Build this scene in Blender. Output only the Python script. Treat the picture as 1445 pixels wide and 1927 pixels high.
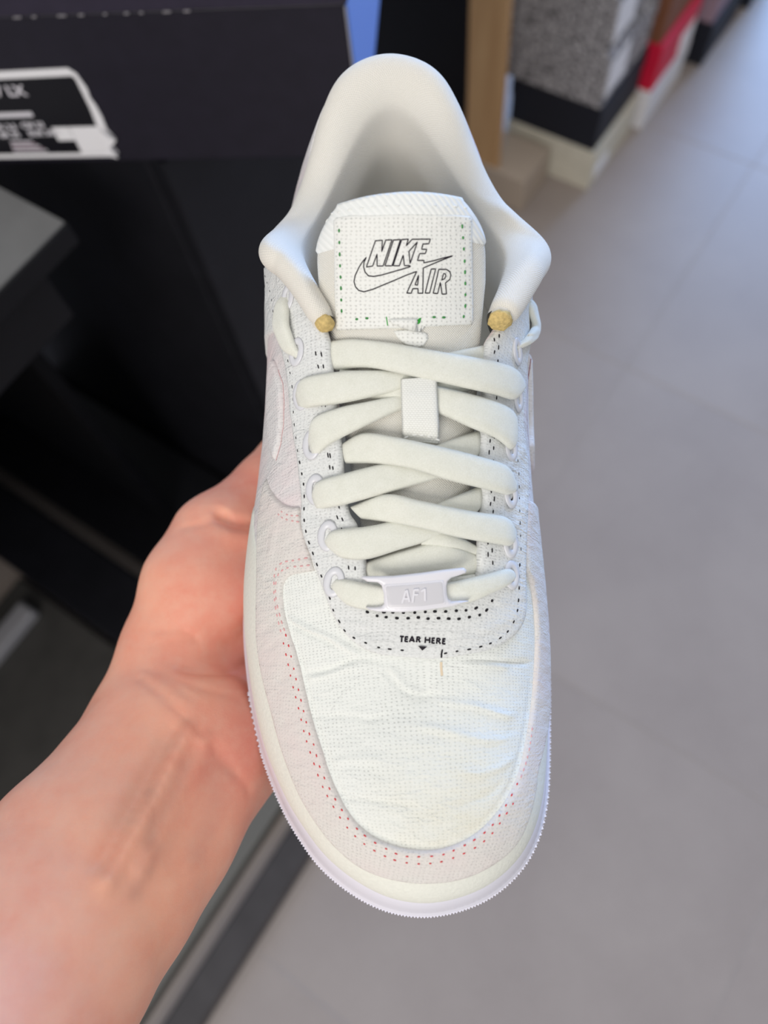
import bpy, bmesh, math, random
import numpy as np
from mathutils import Vector, Matrix, noise
from mathutils.bvhtree import BVHTree
from mathutils.geometry import delaunay_2d_cdt, interpolate_bezier
random.seed(7)
for o in list(bpy.data.objects): bpy.data.objects.remove(o)
scn = bpy.context.scene
COL = scn.collection

# ------------------------------------------------------------------ camera, world, lights, exposure
FPX, CX, CY, CAMH = 1446.0, 722.5, 963.5, 1.30
NADIR = (845, 1570)                       # image point straight below the camera
_d = np.array([(NADIR[0]-CX)/FPX, -(NADIR[1]-CY)/FPX, -1.0]); _d /= np.linalg.norm(_d)
_up = -_d
_fw = np.array([0, 0, -1.0]); _fw = _fw-_up*(_fw@_up); _fw /= np.linalg.norm(_fw)
_rt = np.cross(_fw, _up)
RW = np.array([_rt, _fw, _up])            # camera axes -> room axes
cam_d = bpy.data.cameras.new('camera'); cam = bpy.data.objects.new('camera', cam_d); COL.objects.link(cam)
cam_d.sensor_fit = 'VERTICAL'; cam_d.sensor_height = 34.64; cam_d.sensor_width = 25.98
cam_d.lens = FPX/1927*34.64
M4 = Matrix([list(RW[0])+[0], list(RW[1])+[0], list(RW[2])+[CAMH], [0, 0, 0, 1]])
cam.matrix_world = M4
cam_d.clip_start = 0.01
cam_d.dof.use_dof = True; cam_d.dof.focus_distance = 0.252; cam_d.dof.aperture_fstop = 6.2
scn.camera = cam
w = bpy.data.worlds.new('store_air'); scn.world = w; w.use_nodes = True
w.node_tree.nodes['Background'].inputs[0].default_value = (0.88, 0.92, 1.0, 1)
w.node_tree.nodes['Background'].inputs[1].default_value = 0.42
def area(name, loc, target, sx, sy, power, col):
    l = bpy.data.lights.new(name, 'AREA'); l.shape = 'RECTANGLE'; l.size = sx; l.size_y = sy
    l.energy = power; l.color = col
    o = bpy.data.objects.new(name, l); COL.objects.link(o); o.location = loc
    o.rotation_euler = (Vector(target)-Vector(loc)).to_track_quat('-Z', 'Y').to_euler()
    return o
area('ceiling_light_near', (0.35, 0.30, 3.1), (0.1, 0.1, 0), 2.6, 2.6, 14, (1.0, 0.97, 0.92))
area('fill_light_behind', (-1.25, -1.9, 2.55), (0, 0.1, 1.0), 1.6, 1.4, 54, (1.0, 0.95, 0.88))  # added fill light behind the viewer, brightens heel lining and arm
area('ceiling_light_far', (1.6, 2.6, 3.1), (1.6, 2.4, 0), 1.6, 1.6, 12, (0.97, 0.98, 1.0))
area('blue_display_light', (3.3, 4.6, 1.9), (1.1, 1.5, 0.2), 3.0, 2.6, 400, (0.30, 0.53, 1.0))
scn.view_settings.view_transform = 'Standard'; scn.view_settings.look = 'None'
scn.view_settings.exposure = 0.0; scn.view_settings.gamma = 1.0
scn.view_settings.use_curve_mapping = False

# ------------------------------------------------------------------ helpers: objects, materials
def tag(o, label=None, cat=None, group=None, kind=None):
    if label: o['label'] = label
    if cat: o['category'] = cat
    if group: o['group'] = group
    if kind: o['kind'] = kind
    return o
def empty(name, mat=None):
    o = bpy.data.objects.new(name, None); COL.objects.link(o); o.empty_display_size = 0.05
    if mat is not None: o.matrix_world = mat
    return o
def mesh_obj(name, verts, faces, mat, parent=None, smooth=True, uv=None, scale=1.0):
    me = bpy.data.meshes.new(name)
    me.from_pydata([tuple(float(c)*scale for c in v) for v in verts], [], [tuple(int(i) for i in f) for f in faces])
    if uv is not None:
        ul = me.uv_layers.new(name='UVMap')
        uva = np.asarray(uv, dtype=np.float32)
        li = np.zeros(len(me.loops), dtype=np.int32); me.loops.foreach_get('vertex_index', li)
        ul.data.foreach_set('uv', uva[li].ravel())
    if smooth: me.polygons.foreach_set('use_smooth', [True]*len(me.polygons))
    me.update()
    o = bpy.data.objects.new(name, me); COL.objects.link(o)
    if mat: me.materials.append(mat)
    if parent is not None: o.parent = parent
    return o
def srgb(r, g, b):
    f = lambda c: (c/255)/12.92 if c/255 <= 0.04045 else ((c/255+0.055)/1.055)**2.4
    return (f(r), f(g), f(b), 1)
class NT:
    def __init__(s, name, rough=0.6, spec=0.3):
        s.m = bpy.data.materials.new(name); s.m.use_nodes = True; s.t = s.m.node_tree
        s.b = s.t.nodes['Principled BSDF']; s.b.inputs['Roughness'].default_value = rough
        s.b.inputs['Specular IOR Level'].default_value = spec
    def n(s, typ, **k):
        x = s.t.nodes.new(typ)
        for a, v in k.items(): setattr(x, a, v)
        return x
    def l(s, a, b): s.t.links.new(a, b)
    def coord(s, kind='Object'):
        return s.n('ShaderNodeTexCoord').outputs[kind]
    def mapping(s, vec, scale=(1, 1, 1), rot=(0, 0, 0), loc=(0, 0, 0)):
        m = s.n('ShaderNodeMapping'); m.inputs['Scale'].default_value = scale; m.inputs['Rotation'].default_value = rot
        m.inputs['Location'].default_value = loc
        s.l(vec, m.inputs['Vector']); return m.outputs[0]
    def noise(s, vec, scale, detail=4, rough=0.6):
        x = s.n('ShaderNodeTexNoise'); x.inputs['Scale'].default_value = scale
        x.inputs['Detail'].default_value = detail; x.inputs['Roughness'].default_value = rough
        if vec is not None: s.l(vec, x.inputs['Vector'])
        return x.outputs['Fac']
    def ramp(s, fac, stops):
        r = s.n('ShaderNodeValToRGB'); e = r.color_ramp.elements
        while len(e) < len(stops): e.new(0.5)
        for i, (p, c) in enumerate(stops):
            e[i].position = p; e[i].color = c if isinstance(c, tuple) else (c, c, c, 1)
        s.l(fac, r.inputs[0]); return r.outputs[0]
    def mix(s, fac, a, b, mode='MIX'):
        m = s.n('ShaderNodeMix', data_type='RGBA', blend_type=mode)
        for i, v in ((0, fac), (6, a), (7, b)):
            if isinstance(v, (int, float)): m.inputs[i].default_value = v
            elif isinstance(v, tuple): m.inputs[i].default_value = v
            else: s.l(v, m.inputs[i])
        return m.outputs[2]
    def math(s, op, a, b=None):
        m = s.n('ShaderNodeMath', operation=op)
        for i, v in ((0, a), (1, b)):
            if v is None: continue
            if isinstance(v, (int, float)): m.inputs[i].default_value = v
            else: s.l(v, m.inputs[i])
        return m.outputs[0]
    def bump(s, h, dist, strength=1.0, prev=None):
        b = s.n('ShaderNodeBump'); b.inputs['Distance'].default_value = dist; b.inputs['Strength'].default_value = strength
        s.l(h, b.inputs['Height'])
        if prev is not None: s.l(prev, b.inputs['Normal'])
        s.l(b.outputs[0], s.b.inputs['Normal']); return b.outputs[0]
    def color(s, c):
        if isinstance(c, tuple): s.b.inputs['Base Color'].default_value = c
        else: s.l(c, s.b.inputs['Base Color'])
def plain(name, col, rough=0.6, spec=0.3, nscale=None, namp=0.15, bump=None):
    k = NT(name, rough, spec)
    if nscale:
        f = k.noise(k.coord(), nscale, 5)
        dark = tuple(c*(1-namp) for c in col[:3])+(1,); lite = tuple(min(1, c*(1+namp)) for c in col[:3])+(1,)
        k.color(k.ramp(f, [(0.3, dark), (0.7, lite)]))
        if bump: k.bump(f, bump)
    else: k.color(col)
    return k.m
def fabric_dots(name, col, dot=0.72, sx=1.5, sy=1.3, rot=0.0, depth=0.00010, fibre=0.12, tint=None, fuzz=1.0, stain=None):
    """woven paper-like shell: rows of small dimples, fibres and soft crinkles (UV in millimetres)"""
    k = NT(name, 0.78, 0.18)
    uv = k.coord('UV')
    mp = k.mapping(uv, (1/sx, 1/sy, 1), (0, 0, rot))
    v = k.n('ShaderNodeTexVoronoi', voronoi_dimensions='2D', feature='F1'); v.inputs['Scale'].default_value = 1.0
    v.inputs['Randomness'].default_value = 0.30; k.l(mp, v.inputs['Vector'])
    d = v.outputs['Distance']
    dots = k.ramp(d, [(0.08, 0.0), (0.27, 1.0)])
    patch = k.noise(k.mapping(uv, (0.11, 0.11, 1)), 1.0, 3)
    vis = k.ramp(patch, [(0.36, 0.25), (0.62, 1.0)])
    fib = k.noise(k.mapping(uv, (1.7, 0.8, 1), (0, 0, 0.5)), 1.6, 5, 0.7)
    dk = tuple(c*dot for c in col[:3])+(1,)
    base = k.mix(k.math('MULTIPLY', k.math('SUBTRACT', 1.0, dots), vis), col, dk)
    base = k.mix(fibre, base, k.ramp(fib, [(0.3, 0.55), (0.65, 1.0)]), 'MULTIPLY')
    if tint:
        tn = k.noise(k.mapping(uv, (0.045, 0.045, 1)), 1.0, 3)
        base = k.mix(k.ramp(tn, [(0.42, 0.0), (0.66, 1.0)]), base, tint)
    if stain:
        gr = k.n('ShaderNodeTexGradient', gradient_type='SPHERICAL'); r_ = stain[2]
        k.l(k.mapping(uv, (1/r_, 1/r_, 1), (0, 0, 0), (-stain[0]/r_, -stain[1]/r_, 0)), gr.inputs['Vector'])
        blot = k.math('MULTIPLY', k.math('MULTIPLY', gr.outputs['Fac'], k.ramp(patch, [(0.3, 0.4), (0.6, 1.0)])), 0.55)
        base = k.mix(blot, base, srgb(224, 216, 190))
    k.color(base)
    wr = k.noise(k.mapping(uv, (0.16, 0.32, 1), (0, 0, 0.3)), 1.0, 6, 0.55)
    cr = k.noise(k.mapping(uv, (0.10, 0.20, 1), (0, 0, -0.35)), 1.0, 3, 0.5)
    fold_ = k.ramp(k.math('ABSOLUTE', k.math('SUBTRACT', cr, 0.5)), [(0.0, 1.0), (0.05, 0.0)])
    msk = k.ramp(k.noise(k.mapping(uv, (0.05, 0.07, 1), (0, 0, 0.9)), 1.0, 2), [(0.46, 0.0), (0.62, 1.0)])
    wr = k.math('ADD', k.math('MULTIPLY', k.math('MULTIPLY', fold_, msk), 0.22), wr)
    b1 = k.bump(wr, 0.0013*fuzz, 0.6)
    b2 = k.bump(fib, 0.00016*fuzz, 0.7, b1)
    k.bump(dots, depth, 0.7, b2)
    return k.m
def knit(name, col, scale=1.0, depth=0.0003, contrast=0.85):
    """fine mesh knit lining"""
    k = NT(name, 0.85, 0.12)
    k.b.inputs['Sheen Weight'].default_value = 0.15
    mp = k.mapping(k.coord('UV'), (1.25*scale, 1.25*scale, 1), (0, 0, 0.785))
    v = k.n('ShaderNodeTexVoronoi', voronoi_dimensions='2D', feature='F1'); v.inputs['Scale'].default_value = 1.0
    v.inputs['Randomness'].default_value = 0.1; k.l(mp, v.inputs['Vector'])
    dots = k.ramp(v.outputs['Distance'], [(0.1, 0.0), (0.55, 1.0)])
    dk = tuple(c*contrast for c in col[:3])+(1,)
    k.color(k.mix(dots, dk, col)); k.bump(dots, depth, 0.8)
    return k.m

WHITE = srgb(233, 234, 229)
m_vamp = fabric_dots('woven_white_shell', srgb(234, 236, 231), 0.74, 0.97, 0.82, stain=(7.0, 40.0, 24.0))
m_mud = fabric_dots('rosy_white_shell', srgb(227, 223, 217), 0.80, 1.1, 0.95, 0.2, tint=srgb(222, 212, 208), fibre=0.36)
m_eye = fabric_dots('fibrous_white_shell', srgb(233, 234, 232), 0.76, 1.05, 0.9, 0.1, fibre=0.42, fuzz=1.3)
m_quart = fabric_dots('blush_white_shell', srgb(226, 223, 222), 0.80, 1.1, 0.95, 0.0, tint=srgb(229, 214, 214), fibre=0.3)
m_sole = plain('white_rubber', srgb(231, 229, 239), 0.38, 0.4)
m_cream = plain('cream_foxing', srgb(229, 229, 219), 0.6, 0.3, 900, 0.04, 0.0002)
m_plastic = plain('glossy_white_plastic', srgb(226, 224, 229), 0.22, 0.5)
m_grom = plain('satin_white_grommet', srgb(216, 216, 220), 0.3, 0.5)
m_hole = plain('dark_eyelet_hole', srgb(70, 68, 66), 0.9, 0.1)
m_ink = plain('dark_ink', srgb(30, 24, 34), 0.6, 0.2)
m_red = plain('red_thread', srgb(214, 74, 78), 0.7, 0.2)
m_pinkth = plain('faded_pink_thread', srgb(222, 170, 170), 0.7, 0.2)
m_black = plain('black_thread', srgb(36, 34, 38), 0.7, 0.2)
m_green = plain('green_thread', srgb(70, 140, 78), 0.7, 0.2)
m_brightgreen = plain('green_underlay', srgb(52, 158, 58), 0.7, 0.2)
m_wthread = plain('white_thread', srgb(236, 236, 232), 0.7, 0.2)
m_foam = plain('yellow_foam', srgb(206, 180, 120), 0.8, 0.2, 900, 0.25, 0.0004)
m_knit = knit('knit_lining', srgb(234, 229, 219), 1.25, 0.00016, 0.92)
m_tongue = knit('tongue_fleece', srgb(228, 225, 216), 1.5, 0.00018, 0.92)
m_bind = None
def lace_mat():
    k = NT('soft_cream_lace', 0.9, 0.1); k.b.inputs['Sheen Weight'].default_value = 0.35
    k.b.inputs['Sheen Roughness'].default_value = 0.5
    f = k.noise(k.coord(), 2600, 3, 0.7); g = k.noise(k.coord(), 260, 3)
    k.color(k.mix(0.35, k.ramp(f, [(0.3, srgb(219, 219, 206)), (0.7, srgb(239, 239, 229))]), k.ramp(g, [(0.3, srgb(222, 222, 209)), (0.7, srgb(236, 236, 226))])))
    k.bump(f, 0.00035, 0.6); return k.m
m_lace = lace_mat()
def bind_mat():
    k = NT('grosgrain_binding', 0.75, 0.2)
    wv = k.n('ShaderNodeTexWave', wave_type='BANDS', bands_direction='DIAGONAL'); wv.inputs['Scale'].default_value = 0.32
    wv.inputs['Distortion'].default_value = 0.4
    k.l(k.coord('UV'), wv.inputs['Vector'])
    k.color(k.mix(wv.outputs['Fac'], srgb(230, 232, 229), srgb(238, 239, 236))); k.bump(wv.outputs['Fac'], 0.00018, 0.7); return k.m
m_bind = bind_mat()
def webbing_mat():
    k = NT('ribbed_webbing', 0.6, 0.3)
    v = k.n('ShaderNodeTexBrick'); v.inputs['Scale'].default_value = 1.0
    v.inputs['Brick Width'].default_value = 1.0; v.inputs['Row Height'].default_value = 0.62; v.inputs['Mortar Size'].default_value = 0.11
    v.inputs['Mortar Smooth'].default_value = 1.0
    k.l(k.coord('UV'), v.inputs['Vector'])
    k.color(k.mix(v.outputs['Fac'], srgb(240, 240, 234), srgb(226, 226, 219)))
    k.bump(k.math('SUBTRACT', 1.0, v.outputs['Fac']), 0.00012, 0.7); return k.m
m_web = webbing_mat()
def skin_mat():
    k = NT('skin', 0.48, 0.42)
    oc = k.coord()
    f = k.ramp(k.noise(oc, 55, 5, 0.6), [(0.3, 0.0), (0.7, 1.0)]); g = k.noise(oc, 140, 4, 0.6); h = k.noise(oc, 1500, 3)
    att = k.n('ShaderNodeAttribute', attribute_name='red').outputs['Fac']
    vein = k.n('ShaderNodeAttribute', attribute_name='vein').outputs['Fac']
    c = k.mix(f, srgb(238, 162, 134), srgb(247, 183, 153))
    c = k.mix(att, c, srgb(214, 122, 108))  # skin redness, deepened to paint in the shoe's shade on the palm
    c = k.mix(k.math('MULTIPLY', k.ramp(g, [(0.42, 0.0), (0.68, 1.0)]), 0.28), c, srgb(232, 184, 160))
    c = k.mix(vein, c, srgb(176, 136, 122))
    k.color(c)
    k.b.inputs['Subsurface Weight'].default_value = 0.12
    k.b.inputs['Subsurface Radius'].default_value = (0.006, 0.002, 0.001)
    k.b.inputs['Subsurface Scale'].default_value = 0.5
    b = k.bump(g, 0.0006, 0.25); k.bump(h, 0.00012, 0.5, b); return k.m
m_skin = skin_mat()

# ------------------------------------------------------------------ the room frame: x = along the shelves, y = into the shelves
ALONG = math.radians(46)
A_DIR = Vector((math.cos(ALONG), math.sin(ALONG), 0)); 
MROOM = Matrix.Rotation(ALONG, 4, 'Z')
def bevel_box(name, lo, hi, mat, parent=None, bev=0.002, seg=2, world=True):
    """box given in the shelf frame (a, into-shelf, z)"""
    lo = Vector(lo); hi = Vector(hi); c = (lo+hi)/2; s = hi-lo
    bm = bmesh.new(); bmesh.ops.create_cube(bm, size=1)
    for v in bm.verts: v.co = Vector((v.co.x*s.x, v.co.y*s.y, v.co.z*s.z))+(Vector((0, 0, s.z/2)) if parent is None else c)
    if bev: bmesh.ops.bevel(bm, geom=list(bm.edges), offset=min(bev, min(s)*0.45), segments=seg, profile=0.5, affect='EDGES')
    me = bpy.data.meshes.new(name); bm.to_mesh(me); bm.free()
    o = bpy.data.objects.new(name, me); COL.objects.link(o); me.materials.append(mat)
    if parent is None: o.matrix_world = MROOM @ Matrix.Translation((c.x, c.y, lo.z))
    else: o.parent = parent
    return o
def tile_mat():
    k = NT('grey_porcelain', 0.42, 0.4)
    oc = k.coord(); f = k.noise(oc, 3.2, 5, 0.6); g = k.noise(oc, 300, 3)
    c = k.ramp(f, [(0.3, srgb(146, 134, 127)), (0.7, srgb(160, 148, 140))])
    k.color(k.mix(0.12, c, k.ramp(g, [(0.3, srgb(120, 114, 112)), (0.7, srgb(180, 174, 172))]))); k.bump(f, 0.002, 0.15); return k.m
m_tile = tile_mat()
m_grout = plain('grey_grout', srgb(172, 165, 158), 0.9, 0.1)
m_blk = plain('matte_black_laminate', srgb(14, 14, 18), 0.45, 0.25, 30, 0.2)
m_blk2 = plain('soft_black_panel', srgb(22, 22, 27), 0.5, 0.25, 20, 0.2)
m_rail = plain('dark_grey_rail', srgb(62, 58, 58), 0.5, 0.35, 25, 0.15)
m_slab = plain('grey_metal_shelf', srgb(66, 64, 62), 0.45, 0.4, 20, 0.15)
m_ttop = plain('lit_table_grey', srgb(112, 112, 112), 0.4, 0.4, 20, 0.1)  # lighter grey paints in the lit patch on the black table
m_bar = plain('brushed_grey_bar', srgb(150, 148, 152), 0.4, 0.5)
def wood_mat():
    k = NT('pale_oak', 0.5, 0.3)
    f = k.noise(k.mapping(k.coord(), (30, 30, 2.2)), 1.5, 6, 0.65)
    k.color(k.ramp(f, [(0.3, srgb(178, 138, 96)), (0.7, srgb(204, 166, 122))])); k.bump(f, 0.0004, 0.3); return k.m
m_wood = wood_mat()
# floor: slab, then tiles
floor = bevel_box('floor', (-2.2, -2.4, -0.06), (5.2, 2.4, -0.0008), m_grout, None, 0)
tag(floor, 'grey porcelain tiled shop floor with thin joints', kind='structure')
FT = floor.matrix_world.inverted()
TA, TB = 0.598, 0.585
tile_me = None
for i in range(-3, 9):
    for j in range(-3, 5):
        a0 = -0.295+TA*i; y0 = 0.152-TB*(j+1)
        if a0+TA > 5.1 or a0 < -2.1: continue
        if tile_me is None:
            t = bevel_box('floor_tile', (-TA/2+0.0004, -TB/2+0.0004, -0.006), (TA/2-0.0004, TB/2-0.0004, 0.0), m_tile, None, 0.0007, 1)
            tile_me = t.data
        else:
            t = bpy.data.objects.new('floor_tile', tile_me); COL.objects.link(t)
        t.parent = floor; t.matrix_parent_inverse = FT
        t.matrix_basis = MROOM @ Matrix.Translation((a0+TA/2, y0+TB/2, -0.006))

# ------------------------------------------------------------------ shelving and cartons behind the sneaker
def unit(name, org, label, cat, group=None):
    o = empty(name, MROOM @ Matrix.Translation(org)); tag(o, label, cat, group); return o
def rel(lo, hi, org): return tuple(np.array(lo)-np.array(org)), tuple(np.array(hi)-np.array(org))
def part(name, lo, hi, mat, par, org, bev=0.002):
    l, h = rel(lo, hi, org); return bevel_box(name, l, h, mat, par, bev)
org = (-0.5, 0.16, 0)
u = unit('floor_plinth', org, 'low dark plinth with a grey base shelf along the shelving foot', 'plinth')
part('front_rail', (-1.4, 0.160, 0.0), (0.30, 0.206, 0.055), m_rail, u, org, 0.004)
part('inner_rail', (-1.4, 0.236, 0.0), (-0.062, 0.292, 0.052), plain('grey_green_rail', srgb(104, 101, 94), 0.5, 0.35), u, org, 0.004)
part('base_shelf', (-1.4, 0.300, 0.0), (-0.062, 0.86, 0.045), m_slab, u, org, 0.004)
part('edge_bar', (-0.9, 0.775, 0.045), (-0.09, 0.81, 0.075), m_bar, u, org, 0.006)
part('cross_rail', (-0.055, 0.225, 0.0), (0.055, 1.12, 0.06), m_blk2, u, org, 0.006)
part('cross_rail', (0.08, 0.225, 0.0), (0.29, 1.12, 0.04), m_blk, u, org, 0.006)
org = (-0.3, 0.48, 0)
u = unit('display_table', org, 'black display table top carrying the labelled dark carton', 'table')
part('table_top', (-1.3, 0.478, 0.833), (0.212, 1.14, 0.8545), m_blk, u, org, 0.002)
part('lit_top_sheet', (-1.3, 0.480, 0.8545), (0.210, 1.14, 0.857), m_ttop, u, org, 0.0005)  # added sheet, its grey stands for light falling on the top
part('back_panel', (-1.3, 1.14, 0.0), (0.195, 1.16, 0.857), m_blk, u, org, 0.002)
part('apron', (-1.3, 0.500, 0.76), (0.18, 0.52, 0.835), m_blk, u, org, 0.002)
part('side_panel', (0.17, 0.70, 0.0), (0.19, 1.14, 0.829), m_blk, u, org, 0.002)
org = (0.4, 0.46, 0)
u = unit('black_cabinet', org, 'black cabinet with a plain upright front under the dark carton', 'cabinet')
part('body', (0.294, 0.470, 0.0), (0.52, 1.14, 0.857), m_blk2, u, org, 0.003)
part('door', (0.298, 0.455, 0.06), (0.516, 0.472, 0.850), m_blk2, u, org, 0.002)
org = (1.16, 0.60, 0)
u = unit('shelf_end_upright', org, 'black shelf end panel faced with a pale oak upright', 'shelf')
part('oak_upright', (1.145, 0.588, 0.0), (1.162, 0.665, 1.05), m_wood, u, org, 0.003)
part('end_panel', (1.150, 0.667, 0.0), (1.19, 0.93, 1.05), m_blk, u, org, 0.003)
part('skirting', (1.14, 0.52, 0.0), (1.25, 0.66, 0.085), plain('greige_skirting', srgb(176, 160, 144), 0.6), u, org, 0.003)
def speckle_mat():
    k = NT('speckled_grey_card', 0.7, 0.2)
    f = k.noise(k.coord(), 110, 4, 0.75)
    k.color(k.ramp(f, [(0.38, srgb(52, 50, 52)), (0.60, srgb(190, 186, 188))])); return k.m
m_speck = speckle_mat()
def carton(a0, a1, y0, y1, z0, z1, mbody, mlid, label, name='shoe_box', lid=0.042, sticker=None, group='shoe boxes stacked on the floor by the aisle'):
    org = (a0, y0, z0)
    u = unit(name, org, label, 'shoe box', group)
    part('body', (a0+0.002, y0+0.002, z0), (a1-0.002, y1-0.002, z1-0.004), mbody, u, org, 0.0015)
    lo, hi = rel((a0, y0, z1-lid), (a1, y1, z1), org)
    part('lid', (a0, y0, z1-lid), (a1, y1, z1), mlid, u, org, 0.002)
    if sticker:
        s0, s1, t0, t1 = sticker
        part('label_sticker', (a0+s0, y0-0.0008, z0+t0), (a0+s1, y0+0.002, z0+t1), m_stick, u, org, 0)
    return u
m_stick = plain('white_paper_sticker', srgb(232, 230, 232), 0.6)
m_kraft = plain('off_white_card', srgb(206, 200, 184), 0.7, 0.2, 40, 0.06)
m_navy = plain('blue_black_card', srgb(26, 28, 38), 0.6, 0.3)
m_redc = plain('red_card', srgb(205, 22, 58), 0.5, 0.3)
m_brown = plain('brown_card', srgb(124, 80, 58), 0.6, 0.2)
m_cardw = plain('white_card', srgb(222, 220, 222), 0.6, 0.2)
m_orange = plain('orange_card', srgb(236, 166, 34), 0.6, 0.2)
m_mauve = plain('mauve_card', srgb(150, 128, 140), 0.6, 0.2)
m_peach = plain('peach_card', srgb(226, 200, 180), 0.6, 0.2)
carton(1.262, 1.462, 0.425, 0.632, 0.0, 0.100, m_kraft, m_kraft, 'off-white shoe box at the bottom of the nearest stack', sticker=(0.02, 0.08, 0.02, 0.045))
carton(1.262, 1.462, 0.430, 0.630, 0.1005, 0.205, m_navy, m_navy, 'blue-black shoe box on the off-white box under the speckled ones')
carton(1.255, 1.462, 0.432, 0.668, 0.2055, 0.312, m_speck, m_speck, 'lower of the two speckled grey shoe boxes in the nearest stack', sticker=(0.01, 0.09, 0.02, 0.09))
carton(1.255, 1.462, 0.438, 0.668, 0.3125, 0.420, m_speck, m_speck, 'upper of the two speckled grey shoe boxes beside the oak upright', sticker=(0.01, 0.09, 0.02, 0.09))
carton(1.475, 1.675, 0.405, 0.610, 0.0, 0.095, m_cardw, m_cardw, 'white shoe box on the floor under the red box')
carton(1.475, 1.675, 0.405, 0.610, 0.0955, 0.200, m_redc, m_redc, 'bright red shoe box in the second stack', sticker=(0.12, 0.19, 0.01, 0.05))
carton(1.475, 1.675, 0.412, 0.610, 0.2005, 0.305, m_brown, m_brown, 'brown shoe box on top of the red box', sticker=(0.12, 0.15, 0.05, 0.07))
carton(1.475, 1.675, 0.415, 0.610, 0.3055, 0.400, m_peach, m_peach, 'peach shoe box above the brown box')
carton(1.720, 1.920, 0.375, 0.580, 0.0, 0.100, m_navy, m_navy, 'black shoe box on the floor past the red box')
carton(1.720, 1.920, 0.380, 0.580, 0.1005, 0.200, m_mauve, m_mauve, 'mauve shoe box on the far black box')
carton(1.720, 1.920, 0.385, 0.580, 0.2005, 0.300, m_cardw, m_cardw, 'white shoe box between the mauve and orange ones')
carton(1.720, 1.920, 0.400, 0.580, 0.3005, 0.400, m_orange, m_orange, 'orange shoe box at the top of the third stack')
carton(1.950, 2.150, 0.360, 0.560, 0.0, 0.100, m_navy, m_navy, 'dark shoe box on the floor in the farthest stack')
carton(1.950, 2.150, 0.365, 0.560, 0.1005, 0.210, m_cardw, m_cardw, 'white shoe box in the farthest stack, on the dark one')
carton(1.950, 2.150, 0.370, 0.560, 0.2105, 0.320, m_kraft, m_cardw, 'topmost off-white shoe box of the farthest stack')

# dark carton with the torn label, standing skewed on the table
CARTON = Matrix.Translation((-0.251, 0.559, 0.857)) @ Matrix.Rotation(math.radians(-13.95), 4, 'Z')
m_cart = plain('dark_violet_card', srgb(29, 26, 37), 0.42, 0.4, 60, 0.12)
m_cartlid = plain('dark_violet_lid', srgb(46, 41, 56), 0.42, 0.4, 60, 0.12)
m_edge = plain('pale_card_edge', srgb(150, 146, 150), 0.7)
lc = empty('labelled_carton', CARTON)
tag(lc, 'dark violet-black shoe carton with a torn black and white label', 'shoe box')
def cbox(name, lo, hi, mat, bev=0.0015, par=None):
    return bevel_box(name, lo, hi, mat, par or lc, bev)
cbox('body', (-0.045, 0.0015, 0.0), (0.299, 0.330, 0.121), m_cart)
cbox('lid', (-0.047, -0.0005, 0.121), (0.301, 0.332, 0.160), m_cartlid, 0.0012)
cbox('side_face', (0.2975, 0.004, 0.002), (0.3003, 0.327, 0.119), plain('blue_lit_card', srgb(104, 138, 206), 0.45, 0.4), 0.0003)  # blue light on the dark side, painted in as card colour
cbox('side_face', (0.2995, 0.002, 0.122), (0.3018, 0.329, 0.158), plain('blue_lit_lid_card', srgb(96, 128, 198), 0.45, 0.4), 0.0003)  # same blue light painted onto the lid's side
for k in range(15):                     # pale dashes on the lid's lower edge
    x0 = -0.01+k*0.0147+random.uniform(-0.003, 0.003)
    cbox('edge_mark', (x0, -0.0011, 0.1203), (x0+random.uniform(0.002, 0.006), 0.0006, 0.1208), m_edge, 0)
cbox('edge_mark', (0.2986, -0.0006, 0.02), (0.2996, 0.0016, 0.119), m_edge, 0)  # pale strip down the front corner
def flat(name, pts, y, th, mat, par):
    """polygon in the carton's face plane (x, z) with a small thickness"""
    n = len(pts); v = [(x, y, z) for x, z in pts]+[(x, y+th, z) for x, z in pts]
    f = [tuple(range(n)), tuple(range(2*n-1, n-1, -1))]+[(i, i+n, (i+1) % n+n, (i+1) % n) for i in range(n)]
    return mesh_obj(name, v, f, mat, par, False)
lab = flat('label', [(-0.04, 0.006), (0.0985, 0.0055), (0.1035, 0.0085), (0.1015, 0.0165), (0.107, 0.0220), (0.1035, 0.031), (0.1045, 0.042), (0.104, 0.052), (0.1025, 0.058), (0.1035, 0.066), (0.101, 0.078), (0.0965, 0.0823), (-0.04, 0.0795)], 0.0008, 0.0009, m_stick, lc)
m_lblack = plain('black_label_print', srgb(16, 15, 22), 0.45, 0.4)
flat('label_print', [(-0.04, 0.0105), (0.0925, 0.0100), (0.0965, 0.0285), (0.0985, 0.0500), (0.0985, 0.0740), (0.0970, 0.0765), (-0.04, 0.0738)], 0.0003, 0.0005, m_lblack, lab)
flat('size_sticker', [(0.0745, 0.0105), (0.0985, 0.0105), (0.0995, 0.0345), (0.0750, 0.0345)], -0.0001, 0.0004, m_stick, lab)
flat('size_sticker', [(0.0610, 0.0225), (0.0745, 0.0225), (0.0745, 0.0345), (0.0610, 0.0345)], -0.0001, 0.0004, m_stick, lab)
flat('label_curl', [(0.0955, 0.0100), (0.1035, 0.0070), (0.1010, 0.0170), (0.1085, 0.0235), (0.1000, 0.0330), (0.0965, 0.0240)], -0.0030, 0.0008, m_stick, lab)
m_lwhite = plain('white_label_print', srgb(214, 210, 216), 0.6)
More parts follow.
